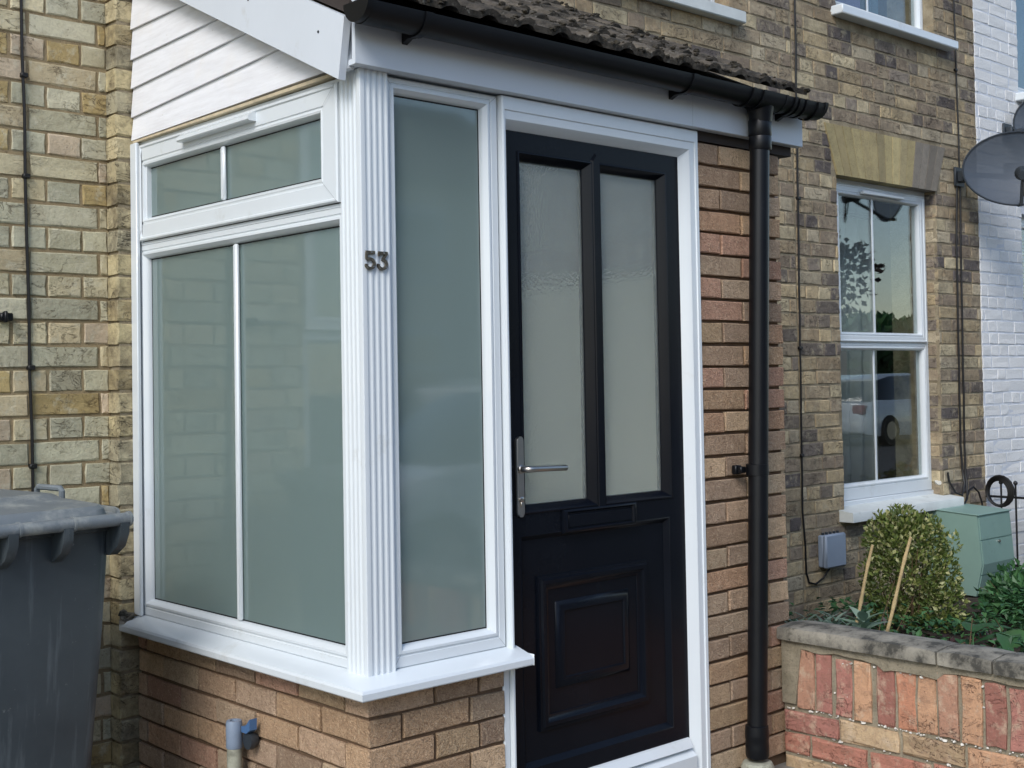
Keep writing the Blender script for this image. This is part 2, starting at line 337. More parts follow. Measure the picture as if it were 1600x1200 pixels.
class MB:
    """collects verts and faces in world coordinates"""
    def __init__(s): s.v = []; s.f = []
    def add(s, vs, fs):
        n = len(s.v); s.v += [tuple(p) for p in vs]; s.f += [tuple(i + n for i in f) for f in fs]; return s
    def box(s, x0, x1, y0, y1, z0, z1, ch=0):
        if ch <= 0:
            vs = [(x, y, z) for z in (z0, z1) for y in (y0, y1) for x in (x0, x1)]
            return s.add(vs, [(0, 2, 3, 1), (4, 5, 7, 6), (0, 1, 5, 4), (2, 6, 7, 3), (0, 4, 6, 2), (1, 3, 7, 5)])
        c = min(ch, (x1 - x0) / 2.01, (y1 - y0) / 2.01, (z1 - z0) / 2.01)
        vs = []; idx = {}
        for i, (sx, sy, sz) in enumerate([(a, b, d) for a in (0, 1) for b in (0, 1) for d in (0, 1)]):
            p = ((x0, x1)[sx], (y0, y1)[sy], (z0, z1)[sz]); q = (1 - 2 * sx, 1 - 2 * sy, 1 - 2 * sz)
            for ax in range(3):
                v = [p[k] + (q[k] * c if k != ax else 0) for k in range(3)]
                idx[(sx, sy, sz, ax)] = len(vs); vs.append(tuple(v))
        I = lambda a, b, d, ax: idx[(a, b, d, ax)]
        fs = []
        for a in (0, 1):
            fs.append((I(a, 0, 0, 0), I(a, 1, 0, 0), I(a, 1, 1, 0), I(a, 0, 1, 0)))
            fs.append((I(0, a, 0, 1), I(1, a, 0, 1), I(1, a, 1, 1), I(0, a, 1, 1)))
            fs.append((I(0, 0, a, 2), I(1, 0, a, 2), I(1, 1, a, 2), I(0, 1, a, 2)))
            for b in (0, 1):
                fs.append((I(a, b, 0, 0), I(a, b, 1, 0), I(a, b, 1, 1), I(a, b, 0, 1)))
                fs.append((I(a, 0, b, 0), I(a, 1, b, 0), I(a, 1, b, 2), I(a, 0, b, 2)))
                fs.append((I(0, a, b, 1), I(1, a, b, 1), I(1, a, b, 2), I(0, a, b, 2)))
                for d in (0, 1): fs.append((I(a, b, d, 0), I(a, b, d, 1), I(a, b, d, 2)))
        return s.add(vs, fs)
    def obox(s, c, ax, ay, az, ch=0):
        """box by centre and half-axis vectors"""
        t = MB(); lx, ly, lz = Vector(ax).length, Vector(ay).length, Vector(az).length
        t.box(-lx, lx, -ly, ly, -lz, lz, ch)
        ux, uy, uz = Vector(ax) / lx, Vector(ay) / ly, Vector(az) / lz; c = Vector(c)
        return s.add([c + ux * p[0] + uy * p[1] + uz * p[2] for p in t.v], t.f)
    def prism(s, poly, axis, a, b):
        """poly: 2D points in the plane of the other two axes (x,y,z order)"""
        def P(p, t):
            return (t, p[0], p[1]) if axis == 0 else (p[0], t, p[1]) if axis == 1 else (p[0], p[1], t)
        n = len(poly)
        return s.add([P(p, a) for p in poly] + [P(p, b) for p in poly],
                     [tuple(range(n - 1, -1, -1)), tuple(range(n, 2 * n))] + [(i, (i + 1) % n, n + (i + 1) % n, n + i) for i in range(n)])
    def tube(s, pts, r, seg=10, caps=True, closed=False):
        pts = [Vector(p) for p in pts]; n = len(pts); rs = r if isinstance(r, (list, tuple)) else [r] * n
        vs = []; prev = None
        for i, p in enumerate(pts):
            a = pts[(i - 1) % n] if (i > 0 or closed) else p; b = pts[(i + 1) % n] if (i < n - 1 or closed) else p
            t = (b - a).normalized()
            if prev is None:
                prev = t.orthogonal().normalized()
            prev = (prev - t * prev.dot(t)).normalized(); q = t.cross(prev)
            for k in range(seg):
                an = 2 * math.pi * k / seg; vs.append(p + (prev * math.cos(an) + q * math.sin(an)) * rs[i])
        fs = []
        for i in range(n if closed else n - 1):
            j = (i + 1) % n
            for k in range(seg): fs.append((i * seg + k, i * seg + (k + 1) % seg, j * seg + (k + 1) % seg, j * seg + k))
        if caps and not closed: fs += [tuple(range(seg - 1, -1, -1)), tuple((n - 1) * seg + k for k in range(seg))]
        return s.add(vs, fs)
    def lathe(s, prof, c, seg=16, axis='z'):
        vs = []; n = len(prof)
        for r, h in prof:
            for k in range(seg):
                a = 2 * math.pi * k / seg; u, v = r * math.cos(a), r * math.sin(a)
                vs.append((c[0] + u, c[1] + v, c[2] + h) if axis == 'z' else (c[0] + u, c[1] + h, c[2] + v) if axis == 'y' else (c[0] + h, c[1] + u, c[2] + v))
        fs = [(i * seg + k, i * seg + (k + 1) % seg, (i + 1) * seg + (k + 1) % seg, (i + 1) * seg + k) for i in range(n - 1) for k in range(seg)]
        fs += [tuple(range(seg - 1, -1, -1)), tuple((n - 1) * seg + k for k in range(seg))]
        return s.add(vs, fs)
    def blob(s, c, r, squash=1, jit=.25, sub=1):
        bm = bmesh.new(); bmesh.ops.create_icosphere(bm, subdivisions=sub, radius=1)
        o = random.random() * 99
        vs = []
        for v in bm.verts:
            k = r * (1 + jit * noise.noise(v.co * 1.7 + Vector((o, o, o))) * 2)
            vs.append((c[0] + v.co.x * k, c[1] + v.co.y * k, c[2] + v.co.z * k * squash))
        s.add(vs, [tuple(v.index for v in f.verts) for f in bm.faces]); bm.free(); return s
    def loops(s, rects, mp, close_in=False):
        """rects: (u0,u1,v0,v1,h) nested loops joined by quads; mp maps (u,v,h) to world"""
        vs = []
        for u0, u1, v0, v1, h in rects: vs += [mp(u0, v0, h), mp(u1, v0, h), mp(u1, v1, h), mp(u0, v1, h)]
        fs = [(4 * i + k, 4 * i + (k + 1) % 4, 4 * i + 4 + (k + 1) % 4, 4 * i + 4 + k) for i in range(len(rects) - 1) for k in range(4)]
        if close_in: fs.append(tuple(4 * (len(rects) - 1) + k for k in range(4)))
        return s.add(vs, fs)
    def frame(s, outer, inner, prof, mp, close_in=False):
        rs = []
        for w_, d, h in prof:
            if w_ == 'o': rs.append((outer[0] + d, outer[1] - d, outer[2] + d, outer[3] - d, h))
            else: rs.append((inner[0] - d, inner[1] + d, inner[2] - d, inner[3] + d, h))
        return s.loops(rs, mp, close_in)
    def build(s, name, mat, parent=None, sharp=38, smooth=True, kind=None):
        me = bpy.data.meshes.new(name); me.from_pydata(s.v, [], s.f)
        if smooth or True:
            bm = bmesh.new(); bm.from_mesh(me); bmesh.ops.recalc_face_normals(bm, faces=bm.faces)
            if smooth:
                lim = R(sharp)
                for f in bm.faces: f.smooth = True
                for e in bm.edges:
                    if len(e.link_faces) == 2 and e.calc_face_angle(0) > lim: e.smooth = False
            bm.to_mesh(me); bm.free()
        for mm in (mat if isinstance(mat, (list, tuple)) else [mat]): me.materials.append(M[mm] if isinstance(mm, str) else mm)
        o = bpy.data.objects.new(name, me); link(o, parent)
        # vertices are in world space: shift into the object's local frame
        if parent is not None:
            off = wpos(parent)
            if off.length > 0: me.transform(Matrix.Translation(-off))
        if kind: o['kind'] = kind
        return o

front = lambda Y: (lambda u, v, h: (u, Y - h, v))      # wall facing -y
side = lambda X: (lambda u, v, h: (X - h, u, v))       # wall facing -x

# ------------------------------------------------------------------ brickwork
_bcache = {}
def brick_geo(L, H, D, ch, jit, var):
    rng = random.Random(hash((round(L, 3), round(H, 3), var)) & 0xffff)
    def ring(l, h, y, j):
        pts = [(-l, -h), (0, -h), (l, -h), (l, 0), (l, h), (0, h), (-l, h), (-l, 0)]
        return [(p[0] + rng.uniform(-j, j), y + rng.uniform(-j, j) * .5, p[1] + rng.uniform(-j, j)) for p in pts]
    l, h = L / 2, H / 2
    vs = ring(l - ch, h - ch, -D / 2, jit) + ring(l, h, -D / 2 + ch * 1.1, jit * .8) + ring(l, h, D / 2, 0)
    fs = [tuple(range(8))] + [(r * 8 + k, r * 8 + 8 + k, r * 8 + 8 + (k + 1) % 8, r * 8 + (k + 1) % 8) for r in (0, 1) for k in range(8)]
    return vs, fs
def brick_mesh(L, H, D, ch, jit, var, mat):
    key = (round(L, 3), round(H, 3), D, var, mat)
    if key not in _bcache:
        vs, fs = brick_geo(L, H, D, ch, jit, var)
        me = bpy.data.meshes.new('brick'); me.from_pydata(vs, [], fs); me.materials.append(M[mat]); _bcache[key] = me
    return _bcache[key]

def lay(rects, holes, course, z0, bond, joint=.010, u_org=0, lens=(.225, .108)):
    """list of (u, v, len, height)"""
    out = []
    for (u0, u1, v0, v1) in rects:
        k = math.floor((v0 - z0) / course)
        while z0 + k * course < v1 - .02:
            a = max(z0 + k * course, v0); b = min(z0 + (k + 1) * course - joint, v1)
            if b - a > .02:
                S_, H_ = lens
                spans = []
                if bond == 'english':
                    L = S_ if k % 2 == 0 else H_
                    u = u_org - (0 if k % 2 == 0 else (H_ + joint) / 2 + 0)
                    u += math.floor((u0 - u) / (L + joint)) * (L + joint)
                    while u < u1:
                        LL = L
                        spans.append((u, u + LL)); u += LL + joint
                elif bond == 'mixed':
                    rr = random.Random(k * 31 + int(u0 * 10)); u = u0 - rr.random() * .2
                    while u < u1:
                        LL = S_ if rr.random() < (.8 if k % 2 else .32) else H_
                        spans.append((u, u + LL)); u += LL + joint
                else:
                    L = S_; u = u_org + (0 if k % 2 == 0 else (L + joint) / 2)
                    u += math.floor((u0 - u) / (L + joint)) * (L + joint)
                    while u < u1: spans.append((u, u + L)); u += L + joint
                for s0, s1 in spans:
                    s0, s1 = max(s0, u0), min(s1, u1)
                    pieces = [(s0, s1)]
                    for (h0, h1, g0, g1) in holes:
                        if min(b, g1) - max(a, g0) > .3 * (b - a):
                            np_ = []
                            for p0, p1 in pieces:
                                if h1 <= p0 or h0 >= p1: np_.append((p0, p1)); continue
                                if h0 > p0: np_.append((p0, h0 - .0))
                                if h1 < p1: np_.append((h1, p1))
                            pieces = np_
                    for p0, p1 in pieces:
                        if p1 - p0 > .022: out.append(((p0 + p1) / 2, (a + b) / 2, p1 - p0, b - a))
            k += 1
    return out

def brickwork(parent, bricks, plane, pos, mat, D=.10, ch=.004, jit=.002, proud=0., limit=290, vis=None, wob=.0015):
    """plane 'front' (y=pos facing -y) or 'side' (x=pos facing -x). Largest in view become parts, the rest one stuff part."""
    items = []
    for (u, v, L, H) in bricks:
        p = (u, pos + D / 2, v) if plane == 'front' else (pos + D / 2, u, v)
        ok = in_view(p) and (vis is None or vis(u, v))
        items.append((0 if ok else 1, (Vector(p) - CAM_P).length, p, L, H))
    items.sort(key=lambda t: t[:2])
    off = wpos(parent)
    rest = MB()
    for i, (far, dist, p, L, H) in enumerate(items):
        var = random.randrange(10)
        Lq = round(L / .005) * .005 if L < .2 else L
        j = [random.uniform(-wob, wob) for _ in range(3)]
        rz = (0 if plane == 'front' else -math.pi / 2) + random.uniform(-.006, .006) * (wob > 0)
        rot = Matrix.Rotation(rz, 4, 'Z') @ Matrix.Rotation(random.uniform(-.01, .01) * (wob > 0), 4, 'Y')
        pos3 = Vector(p) + Vector(j)
        if not far and i < limit:
            o = bpy.data.objects.new('brick', brick_mesh(L, H, D, ch, jit, var, mat)); o.parent = parent
            o.matrix_local = Matrix.Translation(pos3 - off) @ rot; COL.objects.link(o)
        else:
            vs, fs = brick_geo(L, H, D, ch, jit, var)
            rest.add([rot @ Vector(q) + pos3 for q in vs], fs)
    if rest.v: rest.build('outlying_brickwork', mat, parent, smooth=False, kind='stuff')

# ------------------------------------------------------------------ window helper
BEAD = [('o', 0, -.06), ('o', 0, -.003), ('o', .003, 0), ('i', .028, 0), ('i', .0265, -.003), ('i', .022, -.003), ('i', .020, .001), ('i', .013, .002), ('i', .010, -.002), ('i', .004, -.008), ('i', 0, -.020), ('i', 0, -.05)]
SASH = [('o', 0, -.02), ('o', 0, .010), ('o', .004, .014), ('o', .009, .014), ('o', .012, .010), ('o', .016, .010), ('i', .024, .010), ('i', .022, .007), ('i', .018, .007), ('i', .014, .010), ('i', .008, .008), ('i', .004, 0), ('i', 0, -.012), ('i', 0, -.04)]
def welds(parent, mp, outer, inner, h):
    b = MB(); g = .0005
    for (ou, iu) in ((0, 0), (1, 1)):
        for (ov, iv) in ((2, 2), (3, 3)):
            p, q = Vector((outer[ou], outer[ov])), Vector((inner[iu], inner[iv])); d = (q - p).normalized(); nn = Vector((-d.y, d.x)) * g
            q = p + (q - p) * .78; p = p + d * .004
            b.add([mp(*(p + nn), h), mp(*(q + nn), h), mp(*(q - nn), h), mp(*(p - nn), h)], [(0, 1, 2, 3)])
    return b.build('weld_line', 'weld', parent, smooth=False)
def pane(parent, mp, rect, h, mat, th=.006):
    u0, u1, v0, v1 = rect; e = .012
    b = MB(); u0 -= e; u1 += e; v0 -= e; v1 += e
    vs = [mp(u, v, hh) for hh in (h, h - th) for (u, v) in ((u0, v0), (u1, v0), (u1, v1), (u0, v1))]
    b.add(vs, [(0, 1, 2, 3), (7, 6, 5, 4), (0, 4, 5, 1), (1, 5, 6, 2), (2, 6, 7, 3), (3, 7, 4, 0)])
    return b.build('glass_pane', mat, parent, smooth=False)
def spacer(parent, mp, rect, h):
    u0, u1, v0, v1 = rect
    b = MB(); b.loops([(u0 - .01, u1 + .01, v0 - .01, v1 + .01, h), (u0 + .004, u1 - .004, v0 + .004, v1 - .004, h)], mp)
    return b.build('gasket', 'gasket', parent, smooth=False)
def mbox(mp, u0, u1, v0, v1, h0, h1, ch=.002, b=None):
    b = b or MB()
    t = MB(); t.box(u0, u1, v0, v1, h0, h1, ch)
    return b.add([mp(*p) for p in t.v], t.f)

# ================================================================== GROUND
def sheet(name, x0, x1, y0, y1, z, mat, n=1):
    b = MB(); b.add([(x0, y0, z), (x1, y0, z), (x1, y1, z), (x0, y1, z)], [(0, 1, 2, 3)])
    o = b.build(name, mat, smooth=False); o['kind'] = 'structure'; return o
GZ = .05
sheet('ground', -150, 150, -150, 150, GZ - .17, 'asphalt')
sheet('road', -120, 120, -11.2, -3.45, GZ - .125, 'asphalt')
b = MB(); b.box(-120, 120, -3.3, 12, GZ - .3, GZ); b.build('pavement', 'paving', smooth=False)['kind'] = 'structure'
b = MB(); b.box(-120, 120, -3.45, -3.302, GZ - .3, GZ - .004, .01); b.build('kerb', 'kerbstone')['kind'] = 'structure'
b = MB(); b.box(-120, 120, -13, -11.2, GZ - .3, GZ); b.build('far_pavement', 'paving', smooth=False)['kind'] = 'structure'
# uneven garden soil
b = MB(); nx, ny = 40, 30
gx0, gx1, gy0, gy1 = 1.93, 5.72, -1.75, 1.29
vs = []
for i in range(nx + 1):
    for j in range(ny + 1):
        x = gx0 + (gx1 - gx0) * i / nx; y = gy0 + (gy1 - gy0) * j / ny
        e = 0 if (i in (0, nx) or j in (0, ny)) else 1
        vs.append((x, y, GZ + .05 + .05 * noise.noise(Vector((x * 3, y * 3, 1))) + .02 * noise.noise(Vector((x * 11, y * 11, 4)))))
b.add(vs, [(i * (ny + 1) + j, (i + 1) * (ny + 1) + j, (i + 1) * (ny + 1) + j + 1, i * (ny + 1) + j + 1) for i in range(nx) for j in range(ny)])
b.build('garden_soil', 'soil')['kind'] = 'structure'

# ================================================================== HOUSES
def core(name, rects_holes, y0, y1, mat, parent):
    (u0, u1, v0, v1), holes = rects_holes
    us = sorted({u0, u1} | {h[0] for h in holes} | {h[1] for h in holes}); vs_ = sorted({v0, v1} | {h[2] for h in holes} | {h[3] for h in holes})
    us = [u for u in us if u0 <= u <= u1]; vs_ = [v for v in vs_ if v0 <= v <= v1]
    b = MB()
    for a, c in zip(us, us[1:]):
        for d, e in zip(vs_, vs_[1:]):
            m_ = ((a + c) / 2, (d + e) / 2)
            if any(h[0] < m_[0] < h[1] and h[2] < m_[1] < h[3] for h in holes): continue
            b.box(a, c, y0, y1, d, e)
    return b.build(name, mat, parent, smooth=False)
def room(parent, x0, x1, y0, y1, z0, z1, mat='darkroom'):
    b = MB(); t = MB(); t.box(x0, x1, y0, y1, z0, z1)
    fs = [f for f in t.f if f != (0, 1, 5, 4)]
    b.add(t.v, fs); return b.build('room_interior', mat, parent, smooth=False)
def curtain(parent, x0, x1, y, z0, z1, mat, amp=.035, wl=.11, seed=0, name='curtain'):
    b = MB(); n = max(8, int((x1 - x0) / wl * 10)); vs = []
    for k in range(n + 1):
        x = x0 + (x1 - x0) * k / n
        yy = y + amp * math.sin((x - x0) / wl * 2 * math.pi + 1.3 * math.sin(x * 9 + seed)) 
        vs += [(x, yy, z0), (x, yy - amp * .35, (z0 + z1) / 2), (x, yy, z1)]
    b.add(vs, [(3 * k + j, 3 * k + 3 + j, 3 * k + 4 + j, 3 * k + 1 + j) for k in range(n) for j in (0, 1)])
    o = b.build(name, mat, parent, sharp=170)
    md = o.modifiers.new('thickness', 'SOLIDIFY'); md.thickness = .004
    return o

H_TOP = 5.4
def sash_window(parent, x0, x1, z0, z1, Y, tz, bars=True, vent=False, glass='glass', fw=.055):
    """upvc window: opening light above a transom at tz, fixed light below. Y = face of the frame"""
    mp = front(Y)
    b = MB()
    lo = (x0, x1, z0, tz - .0); up = (x0, x1, tz, z1)
    li = (x0 + fw, x1 - fw, z0 + fw + .03, tz - .042)
    b.frame(lo, li, BEAD, mp)
    win = b.build('window', 'upvc', parent)
    si = (x0 + fw + .03, x1 - fw - .03, tz + fw, z1 - fw - .03)
    b = MB(); b.frame((x0, x1, tz, z1), (x0 + fw, x1 - fw, tz + .01, z1 - fw), [('o', 0, -.06), ('o', 0, 0), ('i', 0, 0), ('i', 0, -.06)], mp); b.build('frame', 'upvc', win)
    b = MB(); b.frame((x0 + .03, x1 - .03, tz + .006, z1 - .03), si, SASH, mp); b.build('sash', 'upvc', win)
    pane(win, mp, li, -.028, glass); pane(win, mp, si, -.016, glass)
    if bars:
        xm = (x0 + x1) / 2 - .06
        b = MB(); mbox(mp, xm - .008, xm + .008, li[2], li[3], -.027, -.021, .001, b); b.build('glazing_bar', 'upvc', win)
        b = MB(); mbox(mp, xm - .008, xm + .008, si[2], si[3], -.015, -.009, .001, b); b.build('glazing_bar', 'upvc', win)
    if vent:
        b = MB(); xv = (x0 + x1) / 2
        mbox(mp, xv - .22, xv + .22, z1 - .075, z1 - .055, .014, .04, .004, b); b.build('trickle_vent', 'upvc', win)
    return win

# ---- left neighbour (faces y = 1.37)
LY = 1.37
lh = thing('brick_house', 'pale yellow stock brick house front left of the white porch', 'house', (-2.4, LY, GZ), 'terraced brick houses')
LW = (-1.62, -.64, .95, 2.46)
lwall = core('wall', ((-5.2, -.052, GZ - .2, H_TOP), [LW, (-1.6, -.66, 3.5, 4.9)]), LY + .0045, LY + .25, 'mortar_left', lh)
br = lay([(-5.2, -.058, GZ, H_TOP)], [(LW[0], LW[1], LW[2] - .08, LW[3] + .15), (-1.6, -.66, 3.42, 4.9)], .077, -.069, 'english', .010, u_org=-.318)
brickwork(lwall, br, 'front', LY, 'brick_left', ch=.003, jit=.0028, vis=lambda u, v: u > -.75)
# soldier arch over the off-frame window and its reveal sill
b = MB(); b.box(LW[0] - .06, LW[1] + .06, LY - .05, LY + .12, LW[2] - .075, LW[2] - .002, .008); b.build('window_sill', 'sillstone', lh)
for k in range(14):
    b = MB(); x = LW[0] - .02 + k * .0725; b.box(x, x + .062, LY - .002, LY + .10, LW[3] + .004, LW[3] + .145, .004); b.build('brick', 'brick_arch', lwall)
sash_window(lh, LW[0] + .002, LW[1] - .002, LW[2], LW[3], LY + .05, 1.60, fw=.06)
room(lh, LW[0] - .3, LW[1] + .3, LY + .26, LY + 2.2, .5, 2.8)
curtain(lh, LW[0], LW[1], LY + .3, LW[2], LW[3], 'voile')
sash_window(lh, -1.598, -.662, 3.5, 4.9, LY + .06, 4.2)
b = MB(); b.prism([(LY - .3, H_TOP), (LY + 3.5, H_TOP + 2.6), (LY + 3.5, H_TOP + 2.45), (LY - .3, H_TOP - .15)], 0, -5.2, -.06); b.build('roof', 'slate', lh)

# ---- number 53 behind the porch (faces y = 1.30)
HY = 1.30
PX0, PX1 = -.058, 3.765
h53 = thing('brick_house', 'weathered brick house front rising behind the white porch roof', 'house', (1.8, HY, GZ), 'terraced brick houses')
UW = (2.22, 3.24, 3.262, 4.75)
hwall = core('wall', ((PX0 + .008, PX1, GZ - .2, H_TOP), [UW]), HY + .004, HY + .32, 'mortar_right', h53)
br = lay([(.13, PX1 - .006, 2.86, H_TOP), (1.85, PX1 - .006, GZ, 2.85)], [(UW[0], UW[1], UW[2] - .07, UW[3])], .077, -.03, 'mixed')
brickwork(hwall, br, 'front', HY, 'brick_right', ch=.003, jit=.0035, vis=lambda u, v: (v > 2.9 and u > 1.2) or u > 3.5, limit=250)
# brick pilaster at the party line
plast = lay([(-.058, .128, GZ, H_TOP)], [], .077, -.069, 'mixed')
pl = []
for k in range(70):
    z = -.069 + k * .077
    if z < GZ - .02 or z > H_TOP: continue
    pl.append((.004 if k % 2 else .016, z + .0335, .124 if k % 2 else .148, .067))
brickwork(hwall, pl, 'front', HY - .001, 'brick_pilaster', ch=.004, jit=.004, D=.078, limit=48)
b = MB(); b.box(UW[0] - .07, UW[1] + .07, HY - .055, HY + .14, UW[2] - .066, UW[2] - .004, .006); b.build('window_sill', 'sillstone', h53)
sash_window(h53, UW[0] + .002, UW[1] - .002, UW[2], UW[3], HY + .09, 4.0)
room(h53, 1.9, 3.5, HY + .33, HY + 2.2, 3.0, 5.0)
b = MB(); b.prism([(HY - .3, H_TOP), (HY + 3.5, H_TOP + 2.6), (HY + 3.5, H_TOP + 2.45), (HY - .3, H_TOP - .15)], 0, -.05, PX1); b.build('roof', 'slate', h53)

# ---- right neighbour
RX0, RX1 = 3.768, 5.755
rh = thing('brick_house', 'brown brick house front with white sash window and yellow flat arch', 'house', (4.75, HY, GZ), 'terraced brick houses')
RW = (4.165, 5.232, .66, 2.52)
RU = (4.20, 5.262, 3.458, 4.95)
rwall = core('wall', ((RX0, RX1, GZ - .2, H_TOP), [RW, RU]), HY + .004, HY + .32, 'mortar_right', rh)
ARCH_T = 2.80
br = lay([(RX0 + .006, RX1, GZ, H_TOP)], [(RW[0], RW[1], RW[2] - .07, RW[3]), (RW[0] - .05, RW[1] + .06, RW[3], ARCH_T), (RU[0], RU[1], RU[2] - .06, RU[3])], .077, -.03, 'mixed', .011)
brickwork(rwall, br, 'front', HY, 'brick_right', ch=.003, jit=.0035, limit=290)
# brick reveal on the right side of the opening
rev = []
for k in range(40):
    z = -.03 + k * .077
    if RW[2] < z + .03 < RW[3]: rev.append((HY + .054, z + .033, .075 if k % 2 else .085, .066))
off = wpos(rwall)
for (y, z, L, H) in rev:
    o = bpy.data.objects.new('brick', brick_mesh(L, H, .08, .005, .0025, random.randrange(8), 'brick_right')); o.parent = rwall
    o.matrix_local = Matrix.Translation(Vector((RW[1] + .036, y + .008, z)) - off) @ Matrix.Rotation(-math.pi / 2, 4, 'Z'); COL.objects.link(o)
# flat arch of rubbed bricks
nv = 15
for k in range(nv):
    a, c = k / nv, (k + 1) / nv
    bl, bh = RW[0] - .0, RW[1] + .0; tl, th_ = RW[0] - .115, RW[1] + .115
    g = .0025
    poly = [(bl + (bh - bl) * a + g, RW[3] - .006), (bl + (bh - bl) * c - g, RW[3] - .006), (tl + (th_ - tl) * c - g, ARCH_T - .008), (tl + (th_ - tl) * a + g, ARCH_T - .008)]
    b = MB(); y = HY - .006 - random.random() * .002
    b.prism(poly, 1, y, HY + .11)
    b.build('brick', 'brick_arch' if k < 11 else 'brick_arch_grey', rwall, smooth=False)
b = MB(); b.box(RW[0], RW[1], HY + .0, HY + .3, RW[3] - .002, RW[3] + .26); 
b.box(RW[0] - .11, RW[1] + .11, HY + .008, HY + .2, RW[3] + .05, ARCH_T); b.build('arch_mortar', 'mortar_right', rwall, smooth=False)
# main window
FY = HY + .075
sash_window(rh, RW[0] + .03, RW[1] - .004, RW[2] + .035, RW[3] - .004, FY, 1.585, vent=True, fw=.062)
b = MB(); b.box(RW[0] + .002, RW[1] + .0, FY - .01, FY + .07, RW[2] + .0, RW[2] + .034, .004); b.build('subframe', 'upvc', rh)
b = MB(); b.prism([(HY - .085, .598), (HY + .17, .598), (HY + .17, .672), (HY + .06, .668), (HY - .082, .650), (HY - .085, .646)], 0, 4.115, 5.315); b.build('window_sill', 'sillstone', rh)
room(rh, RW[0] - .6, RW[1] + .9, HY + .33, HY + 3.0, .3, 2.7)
b = MB(); b.box(RW[0] - .55, RW[0] + .5, HY + 2.7, HY + 2.9, .35, 1.75); b.build('chimney_breast', 'redcurtain', rh)
curtain(rh, 4.62, 5.21, HY + .42, .70, 2.5, 'voile', .03, .13, 2)
b = MB(); b.tube([(4.1, HY + .36, 2.38), (5.2, HY + .36, 2.38)], .014, 8); b.build('curtain_rail', 'brown', rh)
# dark lamp and flex seen through the top of the window
b = MB(); b.lathe([(.02, .06), (.06, .05), (.12, 0), (.1, -.05), (.04, -.08)], (4.72, HY + .55, 2.38), 14); b.build('ceiling_lamp', 'brown', rh)
b = MB(); b.tube([(4.40, HY + .5, 2.45), (4.39, HY + .5, 2.30), (4.43, HY + .5, 2.22), (4.48, HY + .5, 2.24), (4.50, HY + .5, 2.33), (4.47, HY + .5, 2.45)], .004, 6); b.build('lamp_flex', 'cable', rh)
# upper window
sash_window(rh, RU[0] + .002, RU[1] - .004, RU[2], RU[3], HY + .07, 4.3, fw=.05)
b = MB(); b.box(RU[0] - .05, RU[1] + .16, HY - .075, HY + .13, RU[2] - .055, RU[2] - .003, .006); b.build('window_sill', 'upvc', rh)
room(rh, RU[0] - .2, RU[1] + .3, HY + .33, HY + 2.5, 3.2, 5.1)
b = MB(); b.box(4.78, 5.02, HY + .36, HY + .37, 3.5, 4.9); b.build('roller_blind', 'purple', rh)
curtain(rh, 4.24, 4.76, HY + .37, 3.5, 4.9, 'voile', .02, .12, 1); curtain(rh, 5.04, 5.24, HY + .37, 3.5, 4.9, 'bluegrey', .02, .1, 4)
b = MB(); b.prism([(HY - .3, H_TOP), (HY + 3.5, H_TOP + 2.6), (HY + 3.5, H_TOP + 2.45), (HY - .3, H_TOP - .15)], 0, RX0, RX1); b.build('roof', 'slate', rh)
b = MB(); b.blob((5.245, HY + .03, .735), .03, .8, .4); b.blob((5.262, HY + .02, .70), .022, 1, .4); b.build('filler', 'lichen', rh)

# ---- white painted house
WX0, WX1 = 5.758, 9.5
wh = thing('brick_house', 'white painted brick house front behind the satellite dishes', 'house', (7.5, HY, GZ), 'terraced brick houses')
W1, W2 = (6.335, 7.5, .72, 2.46), (6.345, 7.5, 3.27, 4.9)
wwall = core('wall', ((WX0, WX1, GZ - .2, H_TOP), [W1, W2]), HY + .0005, HY + .3, 'mortar_white', wh)
br = lay([(WX0, WX1, GZ, H_TOP)], [(W1[0], W1[1], W1[2] - .06, W1[3]), (W2[0], W2[1], W2[2] - .06, W2[3])], .077, -.03, 'mixed', .009)
brickwork(wwall, br, 'front', HY - .002, 'brick_white', ch=.0035, jit=.003, limit=230)
for W in (W1, W2):
    sash_window(wh, W[0] + .002, W[1] - .002, W[2], W[3], HY + .07, W[2] + (W[3] - W[2]) * .64)
    b = MB(); b.box(W[0] - .045, W[1] + .05, HY - .07, HY + .13, W[2] - .056, W[2] - .003, .006); b.build('window_sill', 'upvc', wh)
    room(wh, W[0] - .2, W[1] + .2, HY + .31, HY + 2.4, W[2] - .2, W[3] + .2)
for k in range(26):
    z = 2.44 - k * .025
    b = MB(); b.box(W1[0] + .05, W1[1] - .05, HY + .15, HY + .17, z, z + .016); b.build('blind_slat', 'bluegrey' if k % 3 else 'voile', wh, smooth=False)
curtain(wh, W2[0] + .02, W2[1] - .02, HY + .33, W2[2], W2[3], 'bluegrey', .02, .12, 3)
b = MB(); b.prism([(HY - .3, H_TOP), (HY + 3.5, H_TOP + 2.6), (HY + 3.5, H_TOP + 2.45), (HY - .3, H_TOP - .15)], 0, WX0, WX1); b.build('roof', 'slate', wh)

# ================================================================== PORCH
po = thing('porch', 'white panelled house porch numbered 53 with black half glazed door', 'porch', (0, 0, GZ))
